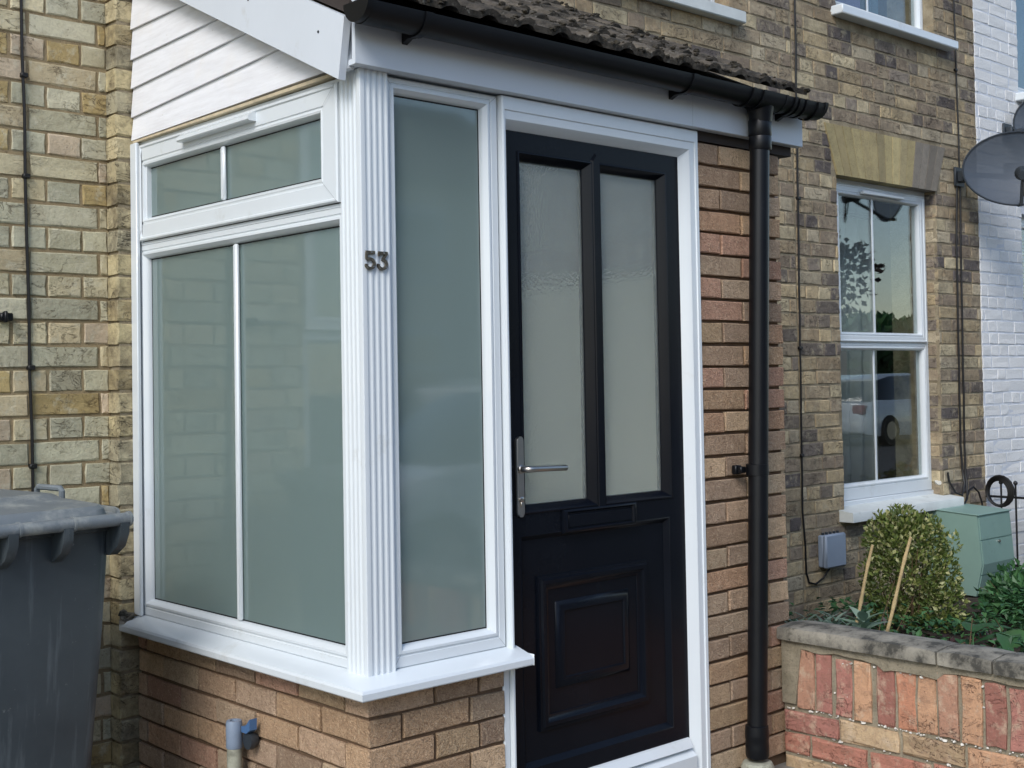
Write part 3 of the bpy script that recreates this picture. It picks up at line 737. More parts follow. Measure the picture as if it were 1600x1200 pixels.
# plinth
b = MB(); b.box(.008, .468, .009, .24, GZ - .1, .602); b.box(.009, .24, .24, 1.285, GZ - .1, .601)
plinth = b.build('plinth_wall', 'mortar_porch', po, smooth=False)
Zk = lambda k: .0168 + .075 * k
pf, ps = [], []
for k in range(0, 8):
    z = Zk(k) + .0325; H = .065
    if z < GZ: continue
    if k % 2: 
        for a, c in ((0, .215), (.225, .372), (.382, .47)): pf.append(((a + c) / 2, z, c - a, H))
        y = .1125
    else:
        for a, c in ((.1125, .3375), (.347, .47)): pf.append(((a + c) / 2, z, c - a, H))
        y = 0
    while y < 1.28:
        c = min(y + .215, 1.292); ps.append(((y + c) / 2, z, c - y, H)); y += .225
brickwork(plinth, pf, 'front', 0, 'brick_porch', D=.1025, ch=.0026, jit=.0019)
brickwork(plinth, ps, 'side', 0, 'brick_porch', D=.1025, ch=.0026, jit=.0019)
# brick pier right of the door, with the side wall behind it
b = MB(); b.box(1.374, 1.806, .012, .11, GZ - .1, 2.186); b.box(1.72, 1.808, .11, 1.305, GZ - .1, 2.186)
pier = b.build('brick_pier', 'mortar_porch', po, smooth=False)
pb, sb = [], []
for k in range(0, 29):
    z = Zk(k) + .0325; H = .065
    if z < GZ: continue
    for a, c in (((1.372, 1.478), (1.488, 1.703), (1.714, 1.818)) if k % 2 == 0 else ((1.372, 1.590), (1.600, 1.818))): pb.append(((a + c) / 2, z, c - a, H))
brickwork(pier, pb, 'front', 0, 'brick_porch', D=.1025, ch=.0026, jit=.0018)
rest = MB()
for k in range(0, 29):
    z = Zk(k) + .0325
    if z < GZ: continue
    y = .1125 if k % 2 == 0 else .1125
    while y < 1.28:
        c = min(y + .215, 1.296); rest.box(1.72, 1.818, y, c, z - .0325, z + .0325, .003); y += .225
rest.build('outlying_brickwork', 'brick_porch', pier, smooth=False, kind='stuff')

# window sill wrapping the corner
prof = [(-.05, .6485), (-.006, .6485), (.052, .6320), (.060, .6285), (.064, .622), (.064, .6065), (.061, .6030), (-.05, .6030)]
n = len(prof); vs = []
for h, z in prof: vs += [(-h, 1.296, z), (-h, -h, z), (.522, -h, z)]
fs = [(3 * i + j, 3 * i + j + 1, 3 * ((i + 1) % n) + j + 1, 3 * ((i + 1) % n) + j) for i in range(n) for j in (0, 1)]
fs += [tuple(3 * i for i in range(n)), tuple(3 * i + 2 for i in range(n))]
b = MB(); b.add(vs, fs); sill = b.build('sill', 'upvc', po, sharp=25)
# end cap of the sill over the door frame
b = MB(); b.box(.5225, .526, -.065, .03, .6025, .6335, .001); b.build('end_cap', 'upvc', sill)

# fluted corner post
def flute(t0, t1, nrib, depth=.0032):
    pts = []
    wdt = (t1 - t0) / nrib
    for k in range(nrib):
        a = t0 + k * wdt
        for q in range(7):
            f = q / 6; pts.append((a + wdt * (.12 + .76 * f), depth * math.sin(math.pi * f)))
        pts.append((a + wdt * .94, 0)); 
    return pts
poly = []
fl = flute(.012, .088, 4)
side_pts = [(0 + d, t) for t, d in fl]       # on x = 0 face, along y
front_pts = [(t, 0 + d) for t, d in fl]      # on y = 0 face, along x
poly = [(.02, .092), (0, .092)] + list(reversed(side_pts)) + [(0, .008), (.001, .002), (.002, .001), (.008, 0)] + front_pts + [(.090, 0), (.090, .02), (.02, .02)]
b = MB(); b.prism(poly, 2, .640, 2.222); b.build('corner_post', 'upvc', po, sharp=28)
b = MB(); b.box(.022, .088, .022, .09, .62, 2.22); b.build('post_core', 'upvc', po, smooth=False)

# side window
mp = side(.012)
OUT = (.0925, 1.298, .6495, 2.216)
LOW = (.126, 1.240, .702, 1.827); FAN = (.196, 1.224, 1.962, 2.128)
b = MB(); b.frame((OUT[0], OUT[1], OUT[2], 1.872), LOW, BEAD, mp); sw = b.build('window', 'upvc', po)
b = MB(); b.frame((OUT[0], OUT[1], 1.872, OUT[3]), (.13, 1.22, 1.90, 2.18), [('o', 0, -.06), ('o', 0, 0), ('i', 0, 0), ('i', 0, -.06)], mp); b.build('frame', 'upvc', sw)
b = MB(); b.frame((.106, 1.252, 1.884, 2.204), FAN, SASH, mp); sash = b.build('sash', 'upvc', sw)
b = MB(); mbox(side(0), 1.255, 1.2985, .6495, 2.214, -.004, .010, .003, b); b.build('end_trim', 'upvc', sw)
pane(sw, mp, LOW, -.024, 'frosted'); pane(sw, mp, FAN, -.016, 'frosted')
spacer(sw, mp, LOW, -.0235); spacer(sw, mp, FAN, -.0155)
welds(sw, mp, (OUT[0], OUT[1], OUT[2], 1.872), LOW, .0004); welds(sash, mp, (.106, 1.252, 1.884, 2.204), FAN, .0145)
b = MB(); b.loops([(.1035, 1.2545, 1.8815, 2.2065, .0006), (.1065, 1.2515, 1.8845, 2.2035, .0006)], mp); b.build('gasket', 'gasket', sash, smooth=False)
b = MB(); mbox(mp, .668, .689, LOW[2] + .001, LOW[3] - .001, -.023, -.008, .005, b); b.build('glazing_bar', 'upvc', sw)
b = MB(); mbox(mp, .724, .745, FAN[2] + .001, FAN[3] - .001, -.015, -.001, .005, b); b.build('glazing_bar', 'upvc', sw)
b = MB(); vp = [(.010, 2.193), (.020, 2.193), (.036, 2.181), (.038, 2.170), (.034, 2.166), (.010, 2.166)]
b.prism([(.012 - h, z) for h, z in vp], 0, 0, 1); b.v = [(p[0], 0, p[2]) for p in b.v]; 
b = MB(); b.add([(.012 - h, y, z) for y in (.515, .945) for h, z in vp], [tuple(range(6)), tuple(range(6, 12))] + [(i, (i + 1) % 6, 6 + (i + 1) % 6, 6 + i) for i in range(6)])
b.build('trickle_vent', 'upvc', sw)

# sidelight
mp = front(.012)
SL = (.130, .437, .706, 2.175)
b = MB(); b.frame((.0905, .4885, .6495, 2.216), SL, BEAD, mp); sl = b.build('sidelight', 'upvc', po)
welds(sl, mp, (.0905, .4885, .6495, 2.216), SL, .0004); pane(sl, mp, SL, -.024, 'frosted'); spacer(sl, mp, SL, -.0235)

# house number
def ribbon(pts, w, t, mp):
    b = MB(); n = len(pts); L, Rr = [], []
    for i in range(n):
        p = Vector(pts[i]); a = Vector(pts[max(0, i - 1)]); c = Vector(pts[min(n - 1, i + 1)])
        d = (c - a).normalized(); nn = Vector((-d.y, d.x)); ww = w[i] if isinstance(w, list) else w
        L.append(p + nn * ww / 2); Rr.append(p - nn * ww / 2)
    vs = []
    for i in range(n):
        mid = (L[i] + Rr[i]) / 2
        vs += [mp(L[i].x, L[i].y, 0), mp(L[i].x * .8 + mid.x * .2, L[i].y * .8 + mid.y * .2, t), mp(Rr[i].x * .8 + mid.x * .2, Rr[i].y * .8 + mid.y * .2, t), mp(Rr[i].x, Rr[i].y, 0)]
    b.add(vs, [(4 * i + k, 4 * i + 4 + k, 4 * i + 4 + (k + 1) % 4, 4 * i + (k + 1) % 4) for i in range(n - 1) for k in range(4)] + [(0, 1, 2, 3), tuple(4 * n - 4 + k for k in range(4))])
    return b
def arc(cx, cy, rx, ry, a0, a1, n=14): return [(cx + rx * math.cos(R(a0 + (a1 - a0) * k / n)), cy + ry * math.sin(R(a0 + (a1 - a0) * k / n))) for k in range(n + 1)]
mpn = front(-.0005)
sc, ox, oz = .0485, .0085, 1.6975
tr = lambda P, dx=0: [(ox + dx + x * sc, oz + z * sc) for x, z in P]
five = ribbon(tr([(.10, .56)] + arc(.30, .30, .28, .26, 110, -150, 18) + [(.08, .26)]), .0085, .0055, mpn)
t5 = ribbon(tr([(.04, .90), (.60, .90)]), .0098, .0055, mpn); five.add(t5.v, t5.f)
t5 = ribbon(tr([(.08, .90), (.075, .54)]), .0065, .0050, mpn); five.add(t5.v, t5.f)
five.build('house_number', 'brass', po, sharp=50)['label'] = 'tarnished metal figure 5'
dx = .0395
three = ribbon(tr([(.60, .88), (.42, .66), (.34, .58)] , dx), .0075, .0050, mpn)
t3 = ribbon(tr([(.28, .57)] + arc(.30, .30, .28, .25, 80, -160, 18) + [(.05, .30)], dx), .0085, .0055, mpn); three.add(t3.v, t3.f)
t3 = ribbon(tr([(.05, .90), (.64, .90)], dx), .0098, .0055, mpn); three.add(t3.v, t3.f)
t3 = ribbon(tr([(.085, .90), (.085, .74)], dx), .0050, .0050, mpn); three.add(t3.v, t3.f)
three.build('house_number', 'brass', po, sharp=50)['label'] = 'tarnished metal figure 3'
for (x, z) in ((.36, .90), (.50, .14)):
    for d in (0, dx):
        b = MB(); b.lathe([(.0022, 0), (.0022, .0008), (.001, .0012)], (ox + d + x * sc, -.006, oz + z * sc), 8, 'y'); b.v = [(p[0], -.0062 - (p[1] + .006), p[2]) for p in b.v]; b.build('screw', 'steel', po)

# door frame
mp = front(0.0)
DO, DI = (.4935, 1.366, .045, 2.2185), (.5145, 1.300, .201, 2.129)
prof = [('o', 0, -.07), ('o', 0, .002), ('o', .003, .005), ('i', .050, .005), ('i', .048, .001), ('i', .024, .001), ('i', .020, -.002), ('i', 0, -.030), ('i', 0, -.07)]
vs = []
prof_l = [('o', 0, -.07), ('o', 0, .004), ('o', .004, .008), ('o', .009, .008), ('o', .012, .001), ('i', .0055, .001), ('i', .003, -.002), ('i', 0, -.030), ('i', 0, -.07)]
rs = []
for (pw, pd, ph), (lw, ld, lh_) in zip(prof, prof_l):
    if pw == 'o': r_ = (DO[1] - pd, DO[3] - pd, ph)
    else: r_ = (DI[1] + pd, DI[3] + pd, ph)
    l_ = (DO[0] + ld if lw == 'o' else DI[0] - ld, lh_)
    rs.append((l_, r_))
b = MB(); vs = []
for (lx, lhh), (rx, tz, ph) in rs:
    vs += [mp(lx, .045, lhh), mp(lx, tz, lhh if False else ph), mp(rx, tz, ph), mp(rx, .045, ph)]
b.add(vs, [(4 * i + k, 4 * i + k + 1, 4 * i + 5 + k, 4 * i + 4 + k) for i in range(len(rs) - 1) for k in range(3)])
df = b.build('door_frame', 'upvc', po, sharp=30)
b = MB(); b.box(.470, .4925, .004, .075, GZ, .6018, .003); b.build('frame_extension', 'upvc', df)
b = MB(); b.box(.4905, .513, .004, .06, GZ, .2, .003); b.build('frame_extension', 'upvc', df)
b = MB(); b.prism([(-.002, .050), (.06, .050), (.06, .196), (.024, .196), (-.002, .178)], 0, .5165, 1.2985); b.build('threshold', 'upvc', df)

# front door
DY = .030
mp = front(DY)
D0, D1, DZ0, DZ1 = .505, 1.308, .198, 2.136
PL = (.604, .866, 1.038, 2.046); PR = (.944, 1.212, 1.038, 2.046); LP = (.585, 1.205, .295, .935)
def plate(holes, u0, u1, v0, v1, h0, h1):
    us = sorted({u0, u1} | {h[0] for h in holes} | {h[1] for h in holes}); vv = sorted({v0, v1} | {h[2] for h in holes} | {h[3] for h in holes})
    b = MB(); iu = {u: i for i, u in enumerate(us)}; nv_ = len(vv)
    pts = [mp(u, v, h) for h in (h1, h0) for u in us for v in vv]; N = len(us) * nv_
    solid = lambda i, j: 0 <= i < len(us) - 1 and 0 <= j < nv_ - 1 and not any(h[0] < (us[i] + us[i + 1]) / 2 < h[1] and h[2] < (vv[j] + vv[j + 1]) / 2 < h[3] for h in holes)
    fs = []; I = lambda i, j: i * nv_ + j
    for i in range(len(us) - 1):
        for j in range(nv_ - 1):
            if not solid(i, j): continue
            fs += [(I(i, j), I(i + 1, j), I(i + 1, j + 1), I(i, j + 1)), (N + I(i, j), N + I(i, j + 1), N + I(i + 1, j + 1), N + I(i + 1, j))]
            for (di, dj, a, c) in ((-1, 0, I(i, j), I(i, j + 1)), (1, 0, I(i + 1, j), I(i + 1, j + 1)), (0, -1, I(i, j), I(i + 1, j)), (0, 1, I(i, j + 1), I(i + 1, j + 1))):
                if not solid(i + di, j + dj): fs.append((a, c, N + c, N + a))
    b.add(pts, fs); return b
grow = lambda r, d: (r[0] - d, r[1] + d, r[2] - d, r[3] + d)
b = plate([grow(PL, .026), grow(PR, .026), grow(LP, .018)], D0, D1, DZ0, DZ1, -.045, 0)
fd = b.build('front_door', 'door', po, smooth=False)
for P in (PL, PR):
    b = MB(); b.frame(grow(P, .026), P, [('o', 0, 0.0), ('o', .002, .004), ('o', .006, .005), ('i', .016, .001), ('i', .002, -.018), ('i', 0, -.021), ('i', 0, -.04)], mp); b.build('glazing_bead', 'door', fd)
    pane(fd, mp, P, -.024, 'obscure')
# lower infill panel, bevelled edge and raised mouldings
b = MB(); b.frame(grow(LP, .018), LP, [('o', 0, 0), ('o', .003, .001), ('i', .003, -.010), ('i', 0, -.013)], mp, True); panel = b.build('door_panel', 'door', fd)
def moulding(o, wdt, h, parent, base=-.013):
    i = (o[0] + wdt, o[1] - wdt, o[2] + wdt, o[3] - wdt)
    b = MB(); b.frame(o, i, [('o', -.002, base - .003), ('o', 0, base + h * .55), ('o', wdt * .18, base + h * .6), ('o', wdt * .28, base + h), ('o', wdt * .55, base + h), ('o', wdt * .8, base + h * .35), ('i', 0, base + h * .2), ('i', -.003, base - .003)], mp)
    return b.build('moulding', 'door', parent)
moulding((.640, 1.115, .376, .825), .042, .016, panel)
b = MB(); b.frame((.715, 1.030, .490, .742), (.745, 1.000, .520, .712), [('o', -.004, -.016), ('o', 0, -.008), ('o', .012, -.002), ('i', .003, -.001), ('i', 0, -.006)], mp, True); b.build('raised_field', 'door', panel)
# mullion with pointed head standing between the panes
b = MB(); xm0, xm1 = .887, .926; xc = (xm0 + xm1) / 2
vs = [mp(xm0, 1.010, .0), mp(xm1, 1.010, .0), mp(xm1, 2.076, .0), mp(xc, 2.100, .0), mp(xm0, 2.076, .0),
      mp(xm0 + .006, 1.012, .007), mp(xm1 - .006, 1.012, .007), mp(xm1 - .006, 2.074, .007), mp(xc, 2.091, .007), mp(xm0 + .006, 2.074, .007)]
b.add(vs, [(5, 6, 7, 8, 9)] + [(k, (k + 1) % 5, 5 + (k + 1) % 5, 5 + k) for k in range(5)]); b.build('mullion', 'door', fd, smooth=False)
# letterbox
b = MB(); b.frame((.735, 1.058, .944, 1.014), (.756, 1.040, .957, 1.003), [('o', 0, -.001), ('o', .001, .008), ('o', .005, .011), ('i', .004, .011), ('i', 0, .006), ('i', -.001, .004)], mp, True); lb = b.build('letterbox', 'door', fd)
b = MB(); mbox(mp, .758, 1.038, .960, .998, .0045, .0075, .002, b); b.build('flap', 'door', lb)
# handle
b = MB(); r_ = .0145; xc, za, zb = .5655, 1.007, 1.240
pts = [(xc + r_ * math.cos(R(a)), zb - r_ + r_ * math.sin(R(a))) for a in range(0, 181, 20)] + [(xc + r_ * math.cos(R(a)), za + r_ + r_ * math.sin(R(a))) for a in range(180, 361, 20)]
nP = len(pts); vs = [mp(x, z, h) for h in (0, .006) for x, z in pts] + [mp(xc + (x - xc) * .82, z, .0095) for x, z in pts]
b.add(vs, [(i + q * nP, (i + 1) % nP + q * nP, (i + 1) % nP + (q + 1) * nP, i + (q + 1) * nP) for i in range(nP) for q in (0, 1)] + [tuple(range(2 * nP, 3 * nP))])
dh = b.build('door_handle', 'steel', fd)
b = MB(); zl = 1.146
b.tube([mp(xc, zl, .008), mp(xc, zl, .030), mp(xc + .004, zl, .040), mp(xc + .014, zl, .046), mp(xc + .03, zl + .0, .047), mp(xc + .145, zl - .003, .047), mp(xc + .150, zl - .003, .044)], [.010, .010, .0095, .009, .0088, .0088, .006], 12); b.build('lever', 'steel', dh)
b = MB(); b.lathe([(.013, 0), (.013, .006), (.011, .008)], (0, 0, 0), 16, 'y'); b.v = [mp(xc + p[0], zl + p[2], .009 + p[1]) for p in b.v]; b.build('rose', 'steel', dh)
b = MB(); b.lathe([(.0085, 0), (.0085, .004), (.007, .005)], (0, 0, 0), 14, 'y'); b.v = [mp(xc + p[0], 1.058 + p[2], .009 + p[1]) for p in b.v]; mbox(mp, xc - .004, xc + .004, 1.036, 1.052, .009, .0135, .001, b); b.build('lock_cylinder', 'steel', dh)
b = MB(); b.prism([(DY - .022, .203), (DY + .0, .203), (DY + .0, .232), (DY - .008, .230)], 0, .520, 1.293); b.build('weather_bar', 'upvc', fd)

# porch interior (seen dimly through the door glass)
b = MB(); t = MB(); t.box(.25, 1.715, .115, 1.292, .12, 2.30)
b.add(t.v, [f for f in t.f if f not in ((0, 1, 5, 4), (0, 4, 6, 2))]); b.build('porch_interior', 'cream', po, smooth=False)
b = MB(); b.box(.30, 1.71, 1.20, 1.285, 1.82, 1.95); b.build('inner_door_head', 'brown', po)
b = MB(); b.box(1.660, 1.712, .14, 1.198, 1.80, 1.93, .004); b.build('added_dark_bar', 'brown', po)  # dark bar added to make the dim band behind the door glass
b = MB(); b.box(1.703, 1.713, .12, 1.198, 1.932, 2.29); b.build('added_dark_sheet', 'slate', po)  # dark sheet added so the upper door glass looks shaded
b = MB(); b.box(.26, 1.71, 1.25, 1.288, 1.932, 2.29); b.build('inner_fanlight', 'slate', po)  # dark tone put in to dim the top of the door panes

# cladding boards on the gable
zs = [(2.222, 2.232), (2.300, 2.345), (2.397, 2.437), (2.494, 2.514), (2.597, 2.596), (2.70, 2.69), (2.80, 2.80), (2.90, 2.90), (3.0, 3.0)]
TAN = .477
for k in range(len(zs) - 1):
    (a0, a1), (c0, c1) = zs[k], zs[k + 1]      # z at y=1.31 and at y=.37
    zz = lambda z0, z1, y: z0 + (z1 - z0) * (1.31 - y) / .94
    ptsb = []
    yr_of = lambda z: max(.04, .05 + (z - 2.225) / TAN)         # sits under the bargeboard
    yb0, yb1 = yr_of(zz(a0, a1, .4)), yr_of(zz(c0, c1, .4))
    if yb1 > 1.2: break
    o_b, o_t = -.006, .003       # proud at the bottom, tucked at the top
    q = [(1.296, a0, o_b), (yb0, zz(a0, a1, yb0), o_b), (yb1 + .01, zz(c0, c1, yb1) + .002, o_t), (1.296, c0 + .002, o_t)]
    b = MB(); vs = [(x, y, z + (.0035 if i < 2 else 0)) for i, (y, z, x) in enumerate(q)] + [(.03, y, z + (.0035 if i < 2 else 0)) for i, (y, z, x) in enumerate(q)]
    b.add(vs, [(0, 1, 2, 3), (7, 6, 5, 4), (0, 4, 5, 1), (1, 5, 6, 2), (2, 6, 7, 3), (3, 7, 4, 0)]); b.build('cladding_board', 'cladding', po, smooth=False)
b = MB(); q = [(1.29, 2.2165), (.08, 2.2205), (.08, 2.2305), (1.29, 2.2235)]
b.add([(x, y, z) for x in (-.004, .03) for y, z in q], [(0, 1, 2, 3), (7, 6, 5, 4), (0, 4, 5, 1), (1, 5, 6, 2), (2, 6, 7, 3), (3, 7, 4, 0)]); b.build('cladding_edge', 'barewood', po, smooth=False)
b = MB(); b.prism([(.05, 2.24), (1.29, 2.24), (1.29, 2.82)], 0, .031, .06); b.build('gable_backing', 'brown', po, smooth=False)
# bargeboard
bz = lambda y: 2.196 + TAN * (y - .035)
b = MB(); q = [(.012, bz(.012) ), (1.30, bz(1.30)), (1.30, bz(1.30) + .175), (-.018, bz(-.018) + .172)]
b.add([(x, y, z) for x in (-.058, -.036) for y, z in q], [(0, 1, 2, 3), (7, 6, 5, 4), (0, 4, 5, 1), (1, 5, 6, 2), (2, 6, 7, 3), (3, 7, 4, 0)]); barge = b.build('bargeboard', 'upvc2', po, smooth=False)
for y in (.10, .45, .9):
    b = MB(); b.lathe([(.004, 0), (.003, .002)], (0, 0, 0), 8, 'x'); b.v = [(-.0585 - p[0], y + p[1], bz(y) + .10 + p[2]) for p in b.v]; b.build('screw_cap', 'dark_grey', barge)
b = MB(); b.box(-.0355, -.012, .004, .045, 2.215, 2.345, .002); b.build('box_end', 'upvc2', po)
# fascia in two lengths
for i, (a, c) in enumerate(((-.034, 1.3095), (1.311, 1.923))):
    b = MB(); b.prism([(-.030, 2.224), (-.026, 2.222), (.000, 2.222), (.0, 2.236), (-.016, 2.236), (-.016, 2.392), (-.030, 2.392)], 0, a, c); b.build('fascia_board', 'upvc2', po, sharp=20)
b = MB(); b.box(-.030, 1.90, .0005, .11, 2.2240, 2.2335); b.build('soffit_board', 'upvc2', po, smooth=False)
b = MB(); b.box(1.374, 1.90, .005, .11, 2.190, 2.2230); b.build('fascia_shade_strip', 'brown', po, smooth=False)  # dark strip standing in for shade on the brick under the fascia

# roof deck and tiles
eave_y, eave_z = -.065, 2.392
PITCH = math.atan(TAN); cs, sn = math.cos(PITCH), math.sin(PITCH)
XL, XR = -.055, 1.905
b = MB(); b.add([(x, y, z) for x in (XL + .012, XR - .01) for y, z in ((-.02, 2.385), (1.298, 2.385 + TAN * 1.318), (1.298, 2.35 + TAN * 1.318), (-.02, 2.35))],
    [(0, 1, 2, 3), (7, 6, 5, 4), (0, 4, 5, 1), (1, 5, 6, 2), (2, 6, 7, 3), (3, 7, 4, 0)]); roof = b.build('roof', 'brown', po, smooth=False)
TW, GA, TL = .28, .258, .35
def tile_mesh():
    n = 16; vs = []
    for L_ in (0, TL):
        for s_ in (0, 1):
            for k in range(n + 1):
                u = k / n
                z = 4e-3 + .016 * max(0, math.sin(2 * math.pi * (2 * u - .0))) ** .8 if math.sin(2 * math.pi * 2 * u) > 0 else .004
                vs.append((u * TW - TW / 2, L_, z + (.018 if s_ else 0) - (0 if L_ == 0 else .0)))
    N = n + 1; fs = []
    for k in range(n):
        fs += [(N + k, N + k + 1, 3 * N + k + 1, 3 * N + k), (k, 2 * N + k, 2 * N + k + 1, k + 1), (k, k + 1, N + k + 1, N + k), (2 * N + k, 3 * N + k, 3 * N + k + 1, 2 * N + k + 1)]
    fs += [(0, N, 3 * N, 2 * N), (n, 2 * N + n, 3 * N + n, N + n)]
    me = bpy.data.meshes.new('roof_tile'); me.from_pydata(vs, [], fs); me.materials.append(M['tile']); return me
tm = tile_mesh(); moss = MB(); offr = wpos(roof)
for c in range(6):
    for k in range(7):
        s0 = c * GA
        y = eave_y + s0 * cs; z = eave_z + s0 * sn
        x = XL + TW / 2 + k * TW + (0 if c % 2 == 0 else 0)
        if s0 + TL > 1.54: pass
        if y > 1.15: continue
        o = bpy.data.objects.new('roof_tile', tm); o.parent = roof
        tilt = PITCH - .045
        o.matrix_local = Matrix.Translation(Vector((x + random.uniform(-.003, .003), y, z + .004 + random.uniform(0, .004))) - offr) @ Matrix.Rotation(tilt + random.uniform(-.008, .008), 4, 'X') @ Matrix.Rotation(random.uniform(-.012, .012), 4, 'Z'); COL.objects.link(o)
        for q in range(22):
            u = random.random(); roll = max(0, math.sin(4 * math.pi * u))
            mx = x + (u - .5) * TW; dl = random.choice((0, 0, .02, random.uniform(.03, .25)))
            moss.blob((mx, y + dl * cs - .004, z + dl * sn + .026 + .02 * roll), random.uniform(.004, .0125), .6, .3, 2)
moss.build('moss', 'moss', roof, kind='stuff')
# lead flashing at the wall
b = MB(); fpts = []
zf = lambda y: eave_z + .06 + (y - eave_y) * TAN
n = 30; vs = []
for k in range(n + 1):
    x = XL + (XR - XL) * k / n; d = .006 * math.sin(k * 2.1) + .004 * math.sin(k * 5.3)
    vs += [(x, HY - .004, zf(HY) + .10 + d), (x, HY - .012, zf(HY) + .015), (x, HY - .13 + d, zf(HY - .13) + .012 + d * .7)]
b.add(vs, [(3 * k + j, 3 * k + 3 + j, 3 * k + 4 + j, 3 * k + 1 + j) for k in range(n) for j in (0, 1)])
fl_ = b.build('lead_flashing', 'lead', po, sharp=60); fl_.modifiers.new('thickness', 'SOLIDIFY').thickness = .003

# gutter
GY, GZc, GR = -.088, 2.358, .050
def half_pipe(x0, x1, r, th=.003, n=14, a0=0, a1=180):
    b = MB(); vs = []
    for x in (x0, x1):
        for rr in (r, r - th):
            for k in range(n + 1):
                a = R(a0 + (a1 - a0) * k / n); vs.append((x, GY + rr * math.cos(a), GZc - rr * math.sin(a)))
    N = n + 1; fs = []
    for k in range(n): fs += [(k, k + 1, 2 * N + k + 1, 2 * N + k), (N + k, 3 * N + k, 3 * N + k + 1, N + k + 1), (k, N + k, N + k + 1, k + 1), (2 * N + k, 2 * N + k + 1, 3 * N + k + 1, 3 * N + k)]
    fs += [(0, 2 * N, 3 * N, N), (n, N + n, 3 * N + n, 2 * N + n)]
    return b.add(vs, fs)
gut = half_pipe(-.055, 1.915, GR).build('gutter', 'black_upvc', po)
b = MB(); n = 14; pts = [(GY + (GR + .004) * math.cos(R(180 * k / n)), GZc + .006 - (GR + .004) * math.sin(R(180 * k / n))) for k in range(n + 1)]
b.prism(pts, 0, -.072, -.054); b.build('stop_end', 'black_upvc', gut)
b = MB(); b.prism(pts, 0, 1.908, 1.926); b.build('stop_end', 'black_upvc', gut)
for x in (.125, 1.20, 1.768):
    bb = half_pipe(x - .012, x + .012, GR + .005, .004).build('bracket', 'black_upvc', gut)
    b = MB(); b.prism([(-.031, 2.372), (-.031, 2.296), (-.055, 2.306), (-.09, 2.304), (-.045, 2.372)], 0, x - .009, x + .009); b.build('bracket_arm', 'black_upvc', gut)
for x in (1.50, 1.558, 1.682, 1.735, 1.80, 1.87):
    half_pipe(x - .006, x + .006, GR + .006, .005).build('union_clip', 'black_upvc', gut)
half_pipe(1.555, 1.685, GR + .004, .004).build('running_outlet', 'black_upvc', gut)
b = MB(); b.lathe([(.048, 0), (.042, -.03), (.038, -.055)], (1.614, -.076, GZc - GR + .012), 20); b.build('outlet_spigot', 'black_upvc', gut)
# downpipe
DX, DPY, DR = 1.571, -.062, .0335
b = MB(); b.tube([(1.614, -.072, 2.262), (1.538, DPY, .19)], DR, 24); dp = b.build('downpipe', 'black_upvc', po)
b = MB(); b.lathe([(.036, -.105), (.0385, -.100), (.0385, -.062), (.037, -.058), (.0395, -.054), (.0395, -.004), (.0375, 0)], (1.6135, -.073, 2.275), 24); b.build('collar', 'black_upvc', dp)
b = MB(); b.lathe([(.0345, -.02), (.0385, -.018), (.0385, .018), (.0345, .02)], (DX, DPY, 1.088), 24)
b.box(DX - .066, DX - .034, -.024, -.004, 1.074, 1.104, .003); b.box(DX - .058, DX - .030, -.040, -.022, 1.078, 1.100, .003)
b.box(DX + .030, DX + .048, -.05, -.03, 1.080, 1.098, .003); b.build('pipe_clip', 'black_upvc', dp)
b = MB(); b.lathe([(.034, .088), (.0385, .085), (.040, .06), (.040, .045), (.0385, .04), (.0395, .02), (.0395, -.01), (.036, -.02)], (1.537, DPY, .155), 24); b.build('pipe_shoe', 'black_upvc', dp)
b = MB(); b.lathe([(.050, 0), (.056, .01), (.056, .055), (.048, .07), (.040, .072)], (1.537, DPY, GZ + .0), 20); b.build('gully_socket', 'pipe_old', dp)

# ================================================================== WHEELIE BIN
BO = Vector((-.375, .573, GZ)); ang = R(6.7)
bx_ = Vector((math.cos(ang), math.sin(ang), 0)); by_ = Vector((-math.sin(ang), math.cos(ang), 0))
org = BO - bx_ * .29 + by_ * .035
wb = thing('wheelie_bin', 'grey wheelie bin standing against the pale yellow brick wall', 'wheelie bin', tuple(org))
def bmap(b): b.v = [tuple(org + bx_ * p[0] + by_ * p[1] + Vector((0, 0, p[2]))) for p in b.v]; return b
def rrect(wd, d, r, y0=0, n=5):
    pts = []
    for cx, cy, a in ((wd / 2 - r, y0 + d - r, 0), (-wd / 2 + r, y0 + d - r, 90), (-wd / 2 + r, y0 + r, 180), (wd / 2 - r, y0 + r, 270)):
        for k in range(n + 1): pts.append((cx + r * math.cos(R(a + 90 * k / n)), cy + r * math.sin(R(a + 90 * k / n))))
    return pts
def stack(secs, cap=True):
    b = MB(); n = len(secs[0][0]); vs = [(x, y, z) for pts, z in secs for x, y in pts]
    fs = [(i * n + k, i * n + (k + 1) % n, (i + 1) * n + (k + 1) % n, (i + 1) * n + k) for i in range(len(secs) - 1) for k in range(n)]
    if cap: fs += [tuple(range(n - 1, -1, -1)), tuple((len(secs) - 1) * n + k for k in range(n))]
    return b.add(vs, fs)
body = bmap(stack([(rrect(.44, .46, .05, .09), .03), (rrect(.46, .50, .05, .06), .10), (rrect(.475, .545, .05, .035), .35), (rrect(.515, .62, .05, .01), .70), (rrect(.545, .665, .05, 0), .965), (rrect(.565, .685, .05, -.01), .968), (rrect(.565, .685, .05, -.01), .990)])).build('body', 'bin', wb, sharp=30)
lz = lambda y: .016 * min(1, max(0, (y + .03) / .22)) ** .8
